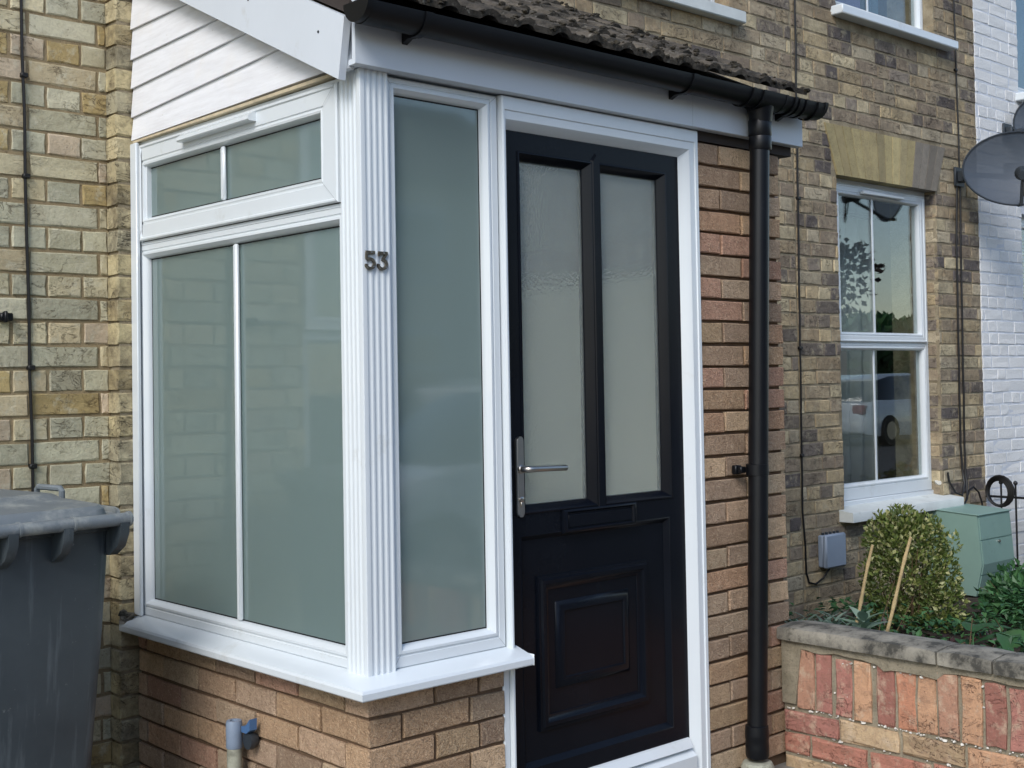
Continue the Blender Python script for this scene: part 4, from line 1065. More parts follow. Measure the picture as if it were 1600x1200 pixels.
lb_ = stack([(rrect(.600, .735, .09, -.03), .985), (rrect(.606, .738, .09, -.032), .992), (rrect(.600, .730, .088, -.028), 1.000), (rrect(.530, .655, .06, -.016), 1.000), (rrect(.512, .640, .05, -.006), 1.022), (rrect(.492, .622, .045, .006), 1.030), (rrect(.470, .43, .05, .175), 1.030), (rrect(.44, .39, .05, .195), 1.042), (rrect(.40, .35, .05, .215), 1.045)])
lb_.v = [(x, y, z + lz(y)) for x, y, z in lb_.v]
lid = bmap(lb_).build('lid', 'bin_lid', wb, sharp=30)
oo, ii = rrect(.612, .745, .09, -.035, 8), rrect(.600, .733, .085, -.029, 8); nn_ = len(oo); b = MB()
hz = lambda y: 1.002 + .036 * min(1, max(0, (y + .035) / .20)) ** .7
b.add([(x, y, .982 + lz(y)) for x, y in oo] + [(x, y, hz(y)) for x, y in oo] + [(x, y, hz(y)) for x, y in ii] + [(x, y, .990 + lz(y)) for x, y in ii],
      [(q * nn_ + k, q * nn_ + (k + 1) % nn_, (q + 1) % 4 * nn_ + (k + 1) % nn_, (q + 1) % 4 * nn_ + k) for q in range(4) for k in range(nn_)])
bmap(b).build('lid_rim', 'bin_lid', lid, sharp=40)
b = MB(); b.tube([(-.285, -.050, .998), (.285, -.050, .998)], .0175, 12); hb = bmap(b).build('handle_bar', 'bin_lid', wb)
for x in (-.205, -.052, .098, .262):
    b = MB(); q = [(-.066, .990), (-.064, .960), (-.045, .925), (-.006, .900), (.012, .900), (.012, .985), (-.03, .993)]
    b.prism(q, 0, x - .013, x + .013); bmap(b).build('hinge_bracket', 'bin', wb)
    b = MB(); b.tube([(x + .016, -.050, .998), (x + .023, -.050, .998)], .0205, 12); bmap(b).build('hinge_ring', 'bin_lid', wb)
for hx, hs in ((.292, 1), (-.292, -1)):
    b = MB(); b.tube([(hx, .31, 1.02), (hx, .31, 1.055), (hx, .318, 1.063), (hx, .442, 1.063), (hx, .45, 1.055), (hx, .45, 1.02)], .009, 8); bmap(b).build('lid_handle', 'bin_lid', wb)
b = MB(); b.tube([(-.27, .045, .10), (.27, .045, .10)], .011, 10); bmap(b).build('axle', 'steel', wb)
for x in (-.262, .262):
    b = MB(); b.lathe([(.055, -.024), (.092, -.024), (.10, -.014), (.10, .014), (.092, .024), (.055, .024)], (x, .045, .10), 22, 'x'); wl = bmap(b).build('wheel', 'rubber', wb)
    b = MB(); b.lathe([(.05, -.018), (.054, 0), (.05, .018)], (x, .045, .10), 16, 'x'); bmap(b).build('rim', 'bin', wl)

# ================================================================== WALL FITTINGS AND CABLES
def cable(label, pts, r=.004, clips=(), name='cable', cat='cable', mat='cable', group=None):
    b = MB(); b.tube(pts, r, 7); o = b.build(name, mat); tag(o, label, cat, group)
    for p in clips:
        c = MB(); c.box(p[0] - r * 2.2, p[0] + r * 2.2, p[1] - r * 1.6, p[1] + r * 2.5, p[2] - r * 1.5, p[2] + r * 1.5, r * .5)
        c.build('clip', mat, o)
    return o
def wob(x0, x1, y, z0, z1, n=14, a=.004, s=0):
    return [(x0 + (x1 - x0) * k / n + a * noise.noise(Vector((k * .9, s, 0))), y, z0 + (z1 - z0) * k / n) for k in range(n + 1)]
cable('thin black cable clipped down the pale yellow brick wall', wob(-.385, -.30, LY - .006, 4.9, GZ, 24, .006), .0052,
      [(-.338, LY - .008, 2.41), (-.333, LY - .008, 2.085), (-.322, LY - .008, 1.47), (-.318, LY - .008, 1.155)])
b = MB(); b.box(-.425, -.385, LY - .03, LY + .01, 1.617, 1.643, .004); b.box(-.418, -.408, LY - .045, LY - .02, 1.612, 1.648, .003); b.tube([(-.56, LY - .02, 1.63), (-.42, LY - .02, 1.63)], .006, 8)
tag(b.build('pipe_bracket', 'black_upvc'), 'small black bracket fixed to the pale yellow brick wall', 'bracket')
cable('black cable running down the wall to the grey box', wob(3.806, 3.762, HY - .006, 3.9, .72, 22, .006, 5) + [(3.758, HY - .008, .69), (3.776, HY - .008, .50), (3.779, HY - .008, .36), (3.80, HY - .010, .305), (3.856, HY - .012, .29), (3.925, HY - .014, .315), (3.957, HY - .03, .36), (3.961, HY - .035, .385)], .0055,
      [(3.79, HY - .008, 2.35), (3.775, HY - .008, 1.55), (3.765, HY - .008, .98)])
jb = thing('junction_box', 'grey plastic junction box low on the brown brick wall', 'junction box', (3.985, HY, .372))
b = MB(); b.box(3.895, 4.075, HY - .035, HY - .002, .374, .545, .006); b.build('base', 'greybox', jb)
b = MB(); b.box(3.890, 4.080, HY - .062, HY - .0355, .370, .549, .008); b.build('cover', 'greybox', jb)
b = MB(); [b.lathe([(.008, 0), (.008, .012)], (x, HY - .02, .5455), 8) for x in (3.92, 3.955, 3.99, 4.025, 4.06)]; b.build('cable_gland', 'dark_grey', jb)
cable('left of two black cables dropping from the dish bracket', [(5.478, HY - .008, 2.60)] + wob(5.452, 5.436, HY - .007, 2.2, .95, 8, .006, 2) + [(5.446, HY - .01, .80), (5.43, HY - .03, .72), (5.36, HY - .05, .655), (5.30, HY - .04, .675), (5.262, HY - .02, .745), (5.258, HY - .015, .80)], .0065, group=None)
cable('right of two black cables dropping from the dish bracket', [(5.518, HY - .008, 2.60)] + wob(5.505, 5.485, HY - .007, 2.2, .95, 8, .006, 9) + [(5.478, HY - .012, .80), (5.46, HY - .03, .70), (5.42, HY - .05, .63), (5.36, HY - .06, .60)], .0065)
cable('thin black cable dropping from above to the dish bracket', wob(5.485, 5.515, HY - .007, 4.9, 2.66, 16, .006, 12), .0055, [(5.50, HY - .008, 3.3)])
cable('short black cable arching over the sage green cabinet', [(5.44, HY - .03, .62), (5.47, HY - .04, .68), (5.52, HY - .04, .695), (5.565, HY - .05, .66), (5.585, HY - .06, .59), (5.59, HY - .06, .50)], .006)

# satellite dishes
def dish(label, c, n, W, H, wallp, lnb=True):
    c = Vector(c); n = Vector(n).normalized(); u = Vector((-n.y, n.x, 0)).normalized(); v = n.cross(u) * -1
    if v.z < 0: v = -v
    t = thing('satellite_dish', label, 'satellite dish', tuple(wallp), 'satellite dishes on the terrace wall')
    b = MB(); rn, sn_ = 7, 40; vs = [c - n * .055]
    for i in range(1, rn + 1):
        r = i / rn
        for k in range(sn_):
            a = 2 * math.pi * k / sn_; vs.append(c + u * W / 2 * r * math.cos(a) + v * H / 2 * r * math.sin(a) - n * .055 * (1 - r * r))
    fs = [(0, 1 + k, 1 + (k + 1) % sn_) for k in range(sn_)]
    for i in range(rn - 1):
        for k in range(sn_): fs.append((1 + i * sn_ + k, 1 + (i + 1) * sn_ + k, 1 + (i + 1) * sn_ + (k + 1) % sn_, 1 + i * sn_ + (k + 1) % sn_))
    b.add(vs, fs); b.build('reflector', 'dish', t, sharp=80)
    b = MB(); b.tube([c + u * W / 2 * math.cos(2 * math.pi * k / 48) + v * H / 2 * math.sin(2 * math.pi * k / 48) for k in range(48)], .0065, 6, closed=True); b.build('rim', 'dark_grey', t)
    bk = c - n * .075
    b = MB(); b.obox(bk, u * .07, v * .05, n * .018, .004); b.build('back_plate', 'dish_grey', t)
    w_ = Vector(wallp)
    b = MB(); b.tube([w_ + Vector((0, -.01, 0)), w_ + Vector((0, -.10, 0)), bk + Vector((-.02, .04, -.03)), bk - n * .02], .017, 10); b.build('mast_arm', 'dark_grey', t)
    b = MB(); b.box(w_.x - .055, w_.x + .055, w_.y - .018, w_.y - .002, w_.z - .06, w_.z + .06, .004); b.box(w_.x - .035, w_.x + .035, w_.y - .06, w_.y - .017, w_.z - .035, w_.z + .035, .006); b.build('wall_bracket', 'dark_grey', t)
    if lnb:
        p0 = c - v * H / 2 * .96; p1 = c + n * .26 - v * .09 - u * .045
        b = MB(); b.tube([p0 - n * .05, p0 + n * .02, p1 - v * .02], .011, 8); b.build('feed_arm', 'dish_grey', t)
        b = MB(); d = (c - p1).normalized(); b.tube([p1 - d * .07, p1 - d * .02, p1, p1 + d * .02, p1 + d * .035, p1 + d * .037], [.026, .030, .030, .040, .044, .036], 14); b.build('feed_horn', 'dark_grey', t)
        b = MB(); q = p1 - d * .045; b.tube([q, q - v * .03 - n * .01, q - v * .12, q - v * .155 + u * .012, q - v * .13 + u * .028, q - v * .03 + u * .03, p1 - v * .02], .0055, 7); b.build('feed_cable', 'cable', t)
    return t
dish('oval grey mesh satellite dish bracketed to brown brick beside white wall', (5.60, .95, 2.645), (-.75, -.62, .06), .66, .455, (5.50, HY, 2.625))
dish('second grey satellite dish, mounted higher on the white painted wall', (6.34, .98, 3.03), (-.75, -.62, .06), .66, .455, (6.15, HY, 2.98))

# ================================================================== STANDPIPE BY THE PLINTH
st = thing('waste_pipe', 'short weathered plastic pipe with blue clip against the plinth', 'pipe', (-.048, .592, GZ))
b = MB(); b.tube([(-.048, .592, GZ), (-.048, .592, .362)], .0215, 18); b.build('pipe', 'pipe_old', st)
b = MB(); b.lathe([(.0225, 0), (.0240, .003), (.0240, .070), (.0215, .078), (.012, .0785), (.011, .060)], (-.048, .592, .3605), 18); b.build('cap', 'pipe_grey', st)
b = MB(); b.prism([(-.03, .430), (-.004, .462), (-.004, .430), (-.022, .418)], 0, 0, 1); 
b = MB(); b.add([(x, y, z) for (y, z, x0, x1) in () for x in ()], [])
q = [(.566, .425), (.545, .428), (.520, .452), (.521, .420), (.540, .408), (.566, .408)]
b.add([(x, y, z) for x in (-.040, -.016) for y, z in q], [tuple(range(6)), tuple(range(6, 12))] + [(i, (i + 1) % 6, 6 + (i + 1) % 6, 6 + i) for i in range(6)]); b.build('clip', 'pipe_blue', st)
b = MB(); b.lathe([(.024, 0), (.026, .012), (.018, .03)], (-.034, .546, .385), 14, 'x'); b.build('clip_pad', 'dark_grey', st)

# ================================================================== GARDEN WALL
gw = thing('garden_wall', 'low orange red garden wall with weathered concrete coping', 'garden wall', (1.82, -1.0, GZ))
GX = 1.756; G0 = -2.3
b = MB(); b.box(GX + .008, 1.885, G0, -.012, GZ - .1, .488); gcore = b.build('wall', 'mortar_red', gw, smooth=False)
gb = []
for (y0, z_) in ((-.07, None),):
    k = 0; y = -.068
    while y > G0 + .08:
        h = random.uniform(.188, .206); gb.append((y - .0335 + random.uniform(-.003, .003), .262 + h / 2, random.uniform(.060, .068), h)); y -= .0765
br = lay([(G0, -.014, GZ - .06, .252)], [], .0772, .0215 - .0772, 'english', .011, u_org=-.235)
for k, zb in enumerate((.180, .103, .026)):
    y = -.014
    L0 = (.215, .10, .215)[k]
    while y > G0 + .06:
        L = L0 if y == -.014 else .215 if k != 1 or random.random() < .8 else .104
        gb.append((y - L / 2, zb + .033, L, .066)); y -= L + .012
brickwork(gcore, gb, 'side', GX, 'brick_red', D=.10, ch=.004, jit=.005, wob=.004)
# rendered end and mortar slipped over the heads of the upright bricks
b = MB(); vs = []; n = 60
for k in range(n + 1):
    y = -.012 - (1.6) * k / n
    low = .462 - .020 * max(0, noise.noise(Vector((y * 9, 3, 0)))) - .045 * max(0, noise.noise(Vector((y * 5 + 2, 7, 0)))) - (.022 if -.62 < y < -.40 else 0)
    if y > -.068: low = .266
    x = GX - .004 - .002 * noise.noise(Vector((y * 20, 0, 5)))
    vs += [(x, y, .4885), (x - .001, y, low + .006), (GX + .010, y, low)]
b.add(vs, [(3 * k + j, 3 * k + 3 + j, 3 * k + 4 + j, 3 * k + 1 + j) for k in range(n) for j in (0, 1)]); b.build('mortar_smear', 'mortar_red', gcore, smooth=False)
b = MB()
for k in range(230):
    y = random.uniform(-1.3, -.02); z = random.choice((.257, .257, .257, .178, .101, .47, .44, random.uniform(.1, .47))) + random.uniform(-.004, .004)
    b.blob((GX + (.004 if z < .25 or z > .27 else .002), y, z), random.choice((random.uniform(.0015, .004), random.uniform(.0025, .0075))), .7, .5)
b.build('lichen', 'lichen', gcore, kind='stuff')
ys = [.0, -.607, -.792, -1.39, -1.99, -2.3]
for a, c in zip(ys, ys[1:]):
    b = MB(); y1 = a - .003; y0 = c + .004; N = max(3, int((y1 - y0) / .05)); vs = []
    for k in range(N + 1):
        y = y0 + (y1 - y0) * k / N; e = lambda s: .003 * noise.noise(Vector((y * 14, s, 1)))
        edge = .004 if k in (0, N) else 0
        vs += [(1.734 + e(1) + edge, y, .490), (1.734 + e(2) + edge, y, .520 + e(3)), (1.742 + e(4), y, .533 + e(5) - edge), (1.82, y, .541 + e(6) - edge), (1.900 + e(7), y, .535 - edge), (1.910 - edge, y, .524), (1.910, y, .490)]
    b.add(vs, [(7 * k + j, 7 * k + 7 + j, 7 * k + 7 + (j + 1) % 7, 7 * k + (j + 1) % 7) for k in range(N) for j in range(7)] + [tuple(range(7)), tuple(7 * N + j for j in range(7))])
    b.build('coping_stone', 'coping', gw, sharp=50)

# ================================================================== GAS CABINET
cb = thing('meter_cabinet', 'sage green meter cabinet standing between shrub and iron railing', 'cabinet', (5.19, 1.12, GZ + .05))
cx0, cx1 = 5.0, 5.39
b = MB(); pr = [(1.29, .125), (.985, .115), (.945, .30), (.968, .575), (.985, .582), (1.29, .598)]
vs = [(x, y, z) for x in (cx0, cx1) for y, z in pr]
b.add(vs, [tuple(range(6)), tuple(range(6, 12))] + [(i, (i + 1) % 6, 6 + (i + 1) % 6, 6 + i) for i in range(6)]); b.build('housing', 'cabinet', cb, smooth=False)
def yf(z): return .985 + (.945 - .985) * (z - .115) / .185 if z < .30 else .945 + (.968 - .945) * (z - .30) / .275
for (z0, z1) in ((.128, .232), (.240, .432), (.440, .566)):
    b = MB(); zm = [z0, min(max(.30, z0 + .01), z1 - .01), z1]; vs = []
    for x in (cx0 + .012, cx1 - .010):
        for z in zm: vs += [(x, yf(z) - .006, z), (x, yf(z) + .004, z)]
    b.add(vs, [(0, 6, 8, 2), (2, 8, 10, 4), (4, 10, 11, 5), (0, 1, 7, 6), (0, 2, 3, 1), (2, 4, 5, 3), (6, 7, 9, 8), (8, 9, 11, 10)]); b.build('door_panel', 'cabinet', cb, smooth=False)
b = MB(); b.tube([(5.21, .948, .417), (5.21, .938, .417)], .008, 8); b.build('lock', 'steel', cb)
b = MB(); b.box(cx0 - .006, cx1 + .008, .958, 1.292, .5995, .606, .002); 
b.v = [(x, y, z - .021 * (1.29 - y) / .32 ) for x, y, z in b.v]; b.build('lid', 'cabinet', cb, smooth=False)
b = MB(); b.box(cx0 + .03, cx1 - .03, 1.02, 1.28, GZ, .13); b.build('plinth', 'coping', cb, smooth=False)

# ================================================================== IRON RAILING
ir = thing('iron_railing', 'black iron railing with ball tops beside the white house', 'railing', (5.735, .3, GZ))
b = MB(); b.tube([(5.735, 1.29, .622), (5.735, -1.6, .622)], .008, 6); b.build('rail', 'iron', ir)
b = MB(); b.tube([(5.735, 1.29, .20), (5.735, -1.6, .20)], .008, 6); b.build('rail', 'iron', ir)
pm = MB(); pm.tube([(5.735, 1.19, GZ), (5.735, 1.19, .700)], .0062, 6); pm.lathe([(.003, -.014), (.011, -.009), (.0145, 0), (.011, .009), (.003, .0145)], (5.735, 1.19, .712), 10)
bar = pm.build('railing_bar', 'iron', ir)
for k in range(1, 29):
    o = bar.copy(); o.parent = ir; o.location = bar.location + Vector((0, -.0945 * k, 0)); COL.objects.link(o)
b = MB()
for k in range(4):
    c0 = Vector((5.722 - .006 * k, 1.20 - .006 * k, .648 + .004 * k)); ra, rb = .066 + .008 * k, .080 + .005 * k
    b.tube([c0 + Vector((0, ra * math.cos(2 * math.pi * q / 20), rb * math.sin(2 * math.pi * q / 20))) for q in range(20)], .0075, 7, closed=True)
tag(b.build('coiled_cable', 'cable'), 'black cable coiled and hung on the iron railing', 'coiled cable')

# ================================================================== PLANTS
def leaf(b, p, d, up, L, W, bend=.2, seg=1, fold=.25):
    d = Vector(d).normalized(); s = d.cross(Vector(up))
    if s.length < .1: s = d.orthogonal()
    s.normalize(); nrm = s.cross(d); p = Vector(p)
    if seg == 1:
        b.add([p, p + d * L * .5 + s * W / 2 + nrm * L * .12, p + d * L - nrm * L * bend * .3, p + d * L * .5 - s * W / 2 + nrm * L * .12], [(0, 1, 2), (0, 2, 3)])
    else:
        vs = []
        for k in range(seg + 1):
            t = k / seg; c = p + d * L * t - nrm * L * bend * t * t + nrm * 0
            w_ = W / 2 * (math.sin(math.pi * (.08 + .92 * t) ** .75) if t < 1 else .02)
            vs += [c + s * w_ + nrm * w_ * fold, c, c - s * w_ + nrm * w_ * fold]
        b.add(vs, [(3 * k + j, 3 * k + 3 + j, 3 * k + 4 + j, 3 * k + 1 + j) for k in range(seg) for j in (0, 1)])
def rdir(zmin=-1):
    while True:
        v = Vector((random.gauss(0, 1), random.gauss(0, 1), random.gauss(0, 1))).normalized()
        if v.z >= zmin: return v
def bush(label, c, rad, nleaf, L, mat, name='shrub', cat='shrub', stems=10, lumps=9, lump_r=.45, shape=None):
    t = thing(name, label, cat, (c[0], c[1], GZ + .05)); c = Vector(c); b = MB()
    cl = [(Vector((0, 0, 0)), .8)] + [(rdir(-.3) * random.uniform(.45, .68), random.uniform(.3, lump_r)) for _ in range(lumps)]
    if shape: cl = [(rdir(-.2) * random.uniform(.86, 1.08), random.uniform(.06, .15)) for _ in range(34)] + [(Vector((.74 * a - .1 * 0, -.67 * a, z)), r) for a, z, r in shape]
    tot = sum(r * r for _, r in cl)
    for o, r in cl:
        for _ in range(int(nleaf * r * r / tot)):
            v = rdir(-.75); rr = r * random.uniform(.78, 1.04)
            p = Vector(((o + v * rr).x * rad[0], (o + v * rr).y * rad[1], (o + v * rr).z * rad[2])) + c
            if p.z < GZ + .06: continue
            d = (v + rdir() * .8 + Vector((0, 0, .35))).normalized(); l = L * random.uniform(.6, 1.25)
            leaf(b, p, d, v, l, l * .58)
    b.build('foliage', mat, t, smooth=False, kind='stuff')
    b = MB()
    for _ in range(stems):
        v = rdir(.2); e = c + Vector((v.x * rad[0], v.y * rad[1], v.z * rad[2])) * .85; s0 = Vector((c.x + random.uniform(-.04, .04), c.y + random.uniform(-.04, .04), GZ + .02))
        b.tube([s0, (s0 + e) / 2 + rdir() * .03, e], [.006, .004, .002], 5)
    b.build('stem', 'twig', t)
    return t
bush('rounded variegated green and cream shrub under the window sill', (3.94, .78, .35), (.232, .232, .36), 7000, .029, 'leaf_var', shape=[(-.1, 0, .8), (-.5, .5, .46), (-.1, .62, .42), (.28, .5, .44), (.55, .05, .5), (.7, -.4, .46), (.5, -.6, .5), (-.45, -.1, .5), (-.4, -.6, .5), (.85, -.75, .3)])
bush('leafy shrub with green and rusty leaves behind the iron railing', (6.12, .80, .42), (.22, .42, .34), 2600, .036, 'leaf_mixed')
bush('low dark green leafy plant in front of the meter cabinet', (4.55, .42, .20), (.30, .36, .18), 1700, .050, 'leaf_dark', 'garden_plant', 'plant')
bush('bright green leafy plant growing beside the iron railing', (5.45, .52, .26), (.20, .28, .24), 1300, .055, 'leaf_fresh', 'garden_plant', 'plant')
# silver green clump by the pier
t = thing('lavender', 'grey green narrow leaved plant clump beside the brick pier', 'plant', (2.62, .42, GZ + .05)); b = MB()
for k in range(26):
    base = Vector((2.66 + random.gauss(0, .11), .42 + random.gauss(0, .09), GZ + .06)); d0 = (Vector((random.gauss(0, .35), random.gauss(0, .35), 1))).normalized(); Ls = random.uniform(.16, .33)
    for q in range(16):
        f = .25 + .75 * q / 15; p = base + d0 * Ls * f; a = q * 2.4; dd = (Vector((math.cos(a), math.sin(a), .55)) + d0 * .3)
        leaf(b, p, dd, (0, 0, 1), random.uniform(.05, .085), .017, .25, 3)
b.build('foliage', 'leaf_grey', t, smooth=False, kind='stuff')
t = thing('mullein', 'small rosette of pale grey green leaves behind the coping', 'plant', (2.32, .02, GZ + .05)); 
b = MB(); b.tube([(2.32, .02, GZ + .03), (2.30, .01, .44)], .007, 6); b.build('stem', 'leaf_grey', t)
for q in range(13):
    a = q * 2.4; b = MB(); leaf(b, (2.30, .01, .40 + .006 * q), (math.cos(a), math.sin(a), .25 + .09 * q), (0, 0, 1), .135 - .004 * q, .042, .35, 4); b.build('leaf', 'leaf_grey', t, sharp=170)
# arum leaves
t = thing('arum_plant', 'plant with broad arrow shaped green leaves behind the coping', 'plant', (3.0, -.30, GZ + .05))
for q in range(16):
    a = random.uniform(0, 6.28); p0 = Vector((3.02 + random.gauss(0, .16), -.32 + random.gauss(0, .14), GZ + .06)); d = Vector((math.cos(a), math.sin(a), .35)); h = random.uniform(.14, .30); tip = p0 + Vector((math.cos(a) * .05, math.sin(a) * .05, h))
    b = MB(); b.tube([p0, (p0 + tip) / 2, tip], .0035, 5); leaf(b, tip - d * .02, d, (0, 0, 1), random.uniform(.16, .24), random.uniform(.08, .12), .45, 6); b.build('leaf', 'leaf_fresh' if q % 3 else 'leaf_dark', t, sharp=170)
# ground cover
b = MB()
for _ in range(9000):
    x = random.uniform(2.0, 5.6); y = random.uniform(-1.6, 1.1)
    dens = noise.noise(Vector((x * 2.1, y * 2.1, 2)))
    if dens < -.25 or (x > 4.4 and y > .6) : continue
    h = .05 + .16 * max(0, noise.noise(Vector((x * 1.6, y * 1.6, 9))) + .35)
    if y < .35: h += .15
    p = (x, y, GZ + .05 + random.random() ** .6 * h); v = rdir(.1); leaf(b, p, (v.x, v.y, v.z * .5), (0, 0, 1), random.uniform(.025, .055), random.uniform(.018, .034))
gc = b.build('ground_cover', 'leaf_dark', smooth=False); tag(gc, 'low green ground cover spreading over the garden bed', 'ground cover', kind='stuff')
b = MB()
for _ in range(900):
    x = random.gauss(2.75, .45); y = random.gauss(.05, .35)
    if x < 1.95 or y > 1.2 : continue
    v = rdir(.0); leaf(b, (x, y, GZ + .06 + random.random() * .14), v, (0, 0, 1), random.uniform(.03, .055), random.uniform(.02, .035))
tag(b.build('bramble_leaves', 'leaf_brown', smooth=False), 'dull brown undergrowth between the bamboo canes', 'undergrowth', kind='stuff')
b = MB()
for _ in range(26):
    p = Vector((random.gauss(2.9, .4), random.gauss(.15, .25), GZ + .06)); d = rdir(.1); L = random.uniform(.15, .42); e = p + d * L
    if p.x < 1.95 or e.x < 1.93: continue
    b.tube([p, (p + e) / 2 + rdir() * .02, e], [.003, .0025, .0015], 5)
tag(b.build('dry_twigs', 'twig'), 'thin dry twigs sticking out of the bed', 'twigs', kind='stuff')
for lab, p0, p1 in (('shorter bamboo cane leaning in front of the variegated shrub', (2.60, .315, .10), (2.60, .148, .716)), ('longer bamboo cane leaning behind the concrete coping', (2.45, .10, .10), (2.45, -.112, .782))):
    b = MB(); P0, P1 = Vector(p0), Vector(p1); pts, rs = [], []
    for k in range(25):
        f = k / 24; pts.append(P0 + (P1 - P0) * f + Vector((0, .003 * math.sin(f * 9), 0))); rs.append(.0078 * (1 - .25 * f) + (.0018 if k % 6 == 3 else 0))
    b.tube(pts, rs, 9); tag(b.build('bamboo_cane', 'cane'), lab, 'cane', 'bamboo canes in the garden bed')

# ================================================================== ACROSS THE STREET (seen in the glass)
def car(label, x, y, flip=1):
    t = thing('parked_car', label, 'car', (x, y, GZ - .125), 'white cars parked along the kerb'); z0 = GZ - .125
    T = lambda p: (x + flip * p[0], y + p[1], z0 + p[2])
    def loft(secs):
        b = MB(); n = len(secs[0]); vs = [T(p) for s_ in secs for p in s_]
        b.add(vs, [(i * n + k, i * n + (k + 1) % n, (i + 1) * n + (k + 1) % n, (i + 1) * n + k) for i in range(len(secs) - 1) for k in range(n)] + [tuple(range(n)), tuple((len(secs) - 1) * n + k for k in range(n))]); return b
    def sec(px, w_, zb, zt): return [(px, -w_, zb + .1), (px, -w_ * .98, zb), (px, w_ * .98, zb), (px, w_, zb + .1), (px, w_, zt - .16), (px, w_ * .92, zt - .03), (px, w_ * .6, zt), (px, -w_ * .6, zt), (px, -w_ * .92, zt - .03), (px, -w_, zt - .16)]
    loft([sec(-2.05, .62, .32, .72), sec(-1.98, .76, .26, .90), sec(-1.7, .84, .22, .98), sec(-.6, .87, .20, .98), (sec(.4, .87, .20, .96)), sec(1.2, .86, .22, .92), sec(1.75, .80, .24, .82), sec(2.02, .64, .28, .68), sec(2.08, .52, .34, .56)]).build('body', 'car_white', t, sharp=50)
    def cab(px, w_, zb, zt): return [(px, -w_, zb), (px, w_, zb), (px, w_ * .82, zt - .05), (px, w_ * .7, zt), (px, -w_ * .7, zt), (px, -w_ * .82, zt - .05)]
    loft([cab(-1.85, .70, .93, .96), cab(-1.45, .78, .93, 1.36), cab(-.9, .80, .93, 1.46), cab(0, .80, .93, 1.48), cab(.45, .78, .93, 1.40), cab(1.15, .70, .90, .95)]).build('windows', 'car_glass', t, sharp=50)
    loft([[(px, -w_, zz - .03), (px, w_, zz - .03), (px, w_ * .9, zz + .012), (px, -w_ * .9, zz + .012)] for px, w_, zz in ((-1.46, .58, 1.37), (-.9, .6, 1.47), (0, .6, 1.49), (.42, .58, 1.42))]).build('roof', 'car_white', t)
    for sx in (-1.3, 1.32):
        for sy in (-.80, .80):
            b = MB(); b.lathe([(.2, -.1), (.30, -.1), (.32, -.07), (.32, .07), (.30, .1), (.2, .1)], (0, 0, 0), 20, 'y'); b.v = [T((sx + p[0], sy + p[1], .32 + p[2])) for p in b.v]; wh_ = b.build('wheel', 'rubber', t)
            b = MB(); b.lathe([(.19, -.09), (.2, 0), (.19, .09)], (0, 0, 0), 14, 'y'); b.v = [T((sx + p[0], sy + p[1] * 1.15, .32 + p[2])) for p in b.v]; b.build('rim', 'steel', wh_)
    for sy in (-.58, .58):
        b = MB(); b.box(1.80, 2.02, sy - .15, sy + .15, .60, .72, .03); b.v = [T(p) for p in b.v]; b.build('headlight', 'clear_lens', t)
        b = MB(); b.box(-2.06, -1.86, sy - .14, sy + .16, .66, .86, .03); b.v = [T(p) for p in b.v]; b.build('tail_light', 'red_lens', t)
    return t
car('white parked car reflected in the tall sidelight glass', 4.6, -4.5, -1)
car('white parked car reflected in the brown house window', 23.0, -9.7, 1)
ohw = 5.6
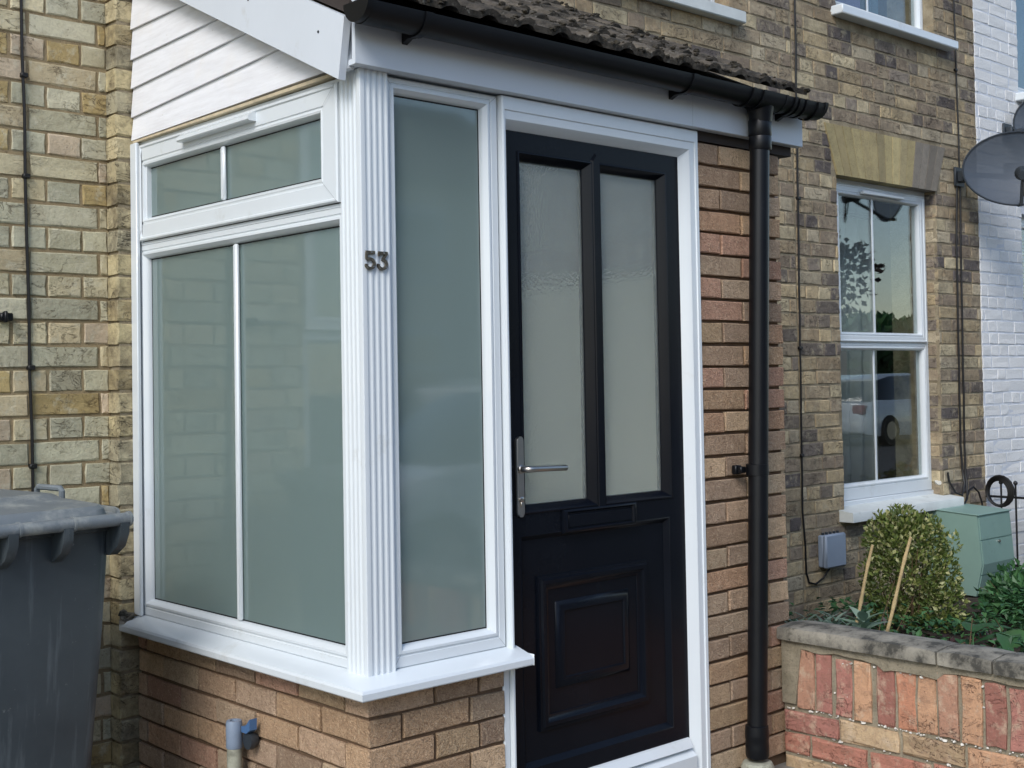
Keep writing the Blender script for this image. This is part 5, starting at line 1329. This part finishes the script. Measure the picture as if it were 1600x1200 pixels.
for i in range(5):
    x0 = -11 + i * ohw; Y = -16.2; mat = 'opp_brick' if i % 3 != 1 else 'opp_cream'
    t = thing('terraced_house', ('brown brick terraced house across the street, behind the viewer on the left', 'cream rendered terraced house across the street, first of the two', 'red brick terraced house across the street, facing the black door', 'red brick terraced house across the street, between both cream ones' , 'cream rendered terraced house at the right end across the street')[i], 'house', (x0 + ohw / 2, Y, GZ), 'terraced houses across the street')
    b = MB(); b.box(x0, x0 + ohw - .004, Y - 7, Y, GZ - .1, 5.3); b.build('wall', mat, t, smooth=False)
    b = MB(); b.prism([(Y + .3, 5.25), (Y - 3.5, 7.6), (Y - 7.3, 5.25)], 0, x0 + .002, x0 + ohw - .006); b.build('roof', 'opp_roof', t, smooth=False)
    for (a, c, z0, z1) in ((.8, 2.2, .95, 2.4), (.8, 2.2, 3.3, 4.7), (3.5, 4.6, 3.3, 4.7)):
        b = MB(); b.box(x0 + a, x0 + c, Y + .005, Y + .06, z0, z1, .01); f = b.build('window', 'upvc', t)
        b = MB(); b.box(x0 + a + .09, x0 + c - .09, Y + .061, Y + .066, z0 + .09, (z0 + z1) / 2 - .04); b.box(x0 + a + .09, x0 + c - .09, Y + .061, Y + .066, (z0 + z1) / 2 + .04, z1 - .09); b.build('pane', 'car_glass', f, smooth=False)
    b = MB(); b.box(x0 + 3.55, x0 + 4.5, Y + .005, Y + .07, GZ, 2.2, .01); d = b.build('door', 'redcurtain' if i % 2 else 'brown', t)
TX = -1.5
t = thing('street_tree', 'dark leafy street tree reflected in the window glass', 'tree', (22.5 + TX, -12.2, GZ))
b = MB(); b.tube([(22.5, -12.2, GZ), (22.55, -12.2, 1.6), (22.4, -12.1, 3.2)], [.16, .13, .08], 10); b.tube([(22.55, -12.2, 1.7), (23.2, -12.4, 2.6), (23.7, -12.3, 3.4)], [.09, .06, .03], 8); b.tube([(22.5, -12.2, 1.9), (21.8, -12, 2.9), (21.3, -12.1, 3.6)], [.08, .05, .03], 8); b.v = [(x + TX, y, z) for x, y, z in b.v]; b.build('trunk', 'twig', t)
b = MB(); cl = [(Vector((22.5 + TX + random.gauss(0, 1.0), -12.2 + random.gauss(0, .8), 3.6 + random.gauss(0, .8))), random.uniform(.5, 1.0)) for _ in range(34)]
for c, r in cl:
    for _ in range(330):
        v = rdir(); leaf(b, c + v * r * random.uniform(.5, 1.05), v + rdir() * .8, v, random.uniform(.14, .24), .13)
b.build('crown', 'leaf_brown', t, smooth=False, kind='stuff')

bush('long dark hedge added far down the street to hide the horizon from the window', (54, -30, 1.8), (20, 3, 2.4), 5000, 1.0, 'leaf_dark', 'hedge', 'hedge', 6, 40, .3)  # added to cover the yellow sky horizon in the window reflection

# crumbled mortar where the sill meets the pilaster
b = MB()
for k in range(7): b.blob((-.052 + .012 * (k % 3) + random.uniform(-.008, .008), 1.288 + random.uniform(-.006, .004), .632 + .012 * (k // 3) + random.uniform(0, .01)), random.uniform(.010, .017), .8, .6)
b.build('mortar_lump', 'coping', h53, smooth=False)

t = thing('garage', 'small red brick garage across the street reflected in the lower pane', 'garage', (29.6, -17, GZ))
b = MB(); b.box(27.6, 31.2, -20, -16, GZ, 2.35); b.build('wall', 'opp_brick', t, smooth=False)
b = MB(); b.box(27.5, 31.3, -20.1, -15.9, 2.352, 2.45); b.build('roof', 'slate', t, smooth=False)
b = MB(); b.box(28.3, 30.5, -15.995, -15.95, GZ, 2.1, .01); b.build('door', 'upvc2', t)
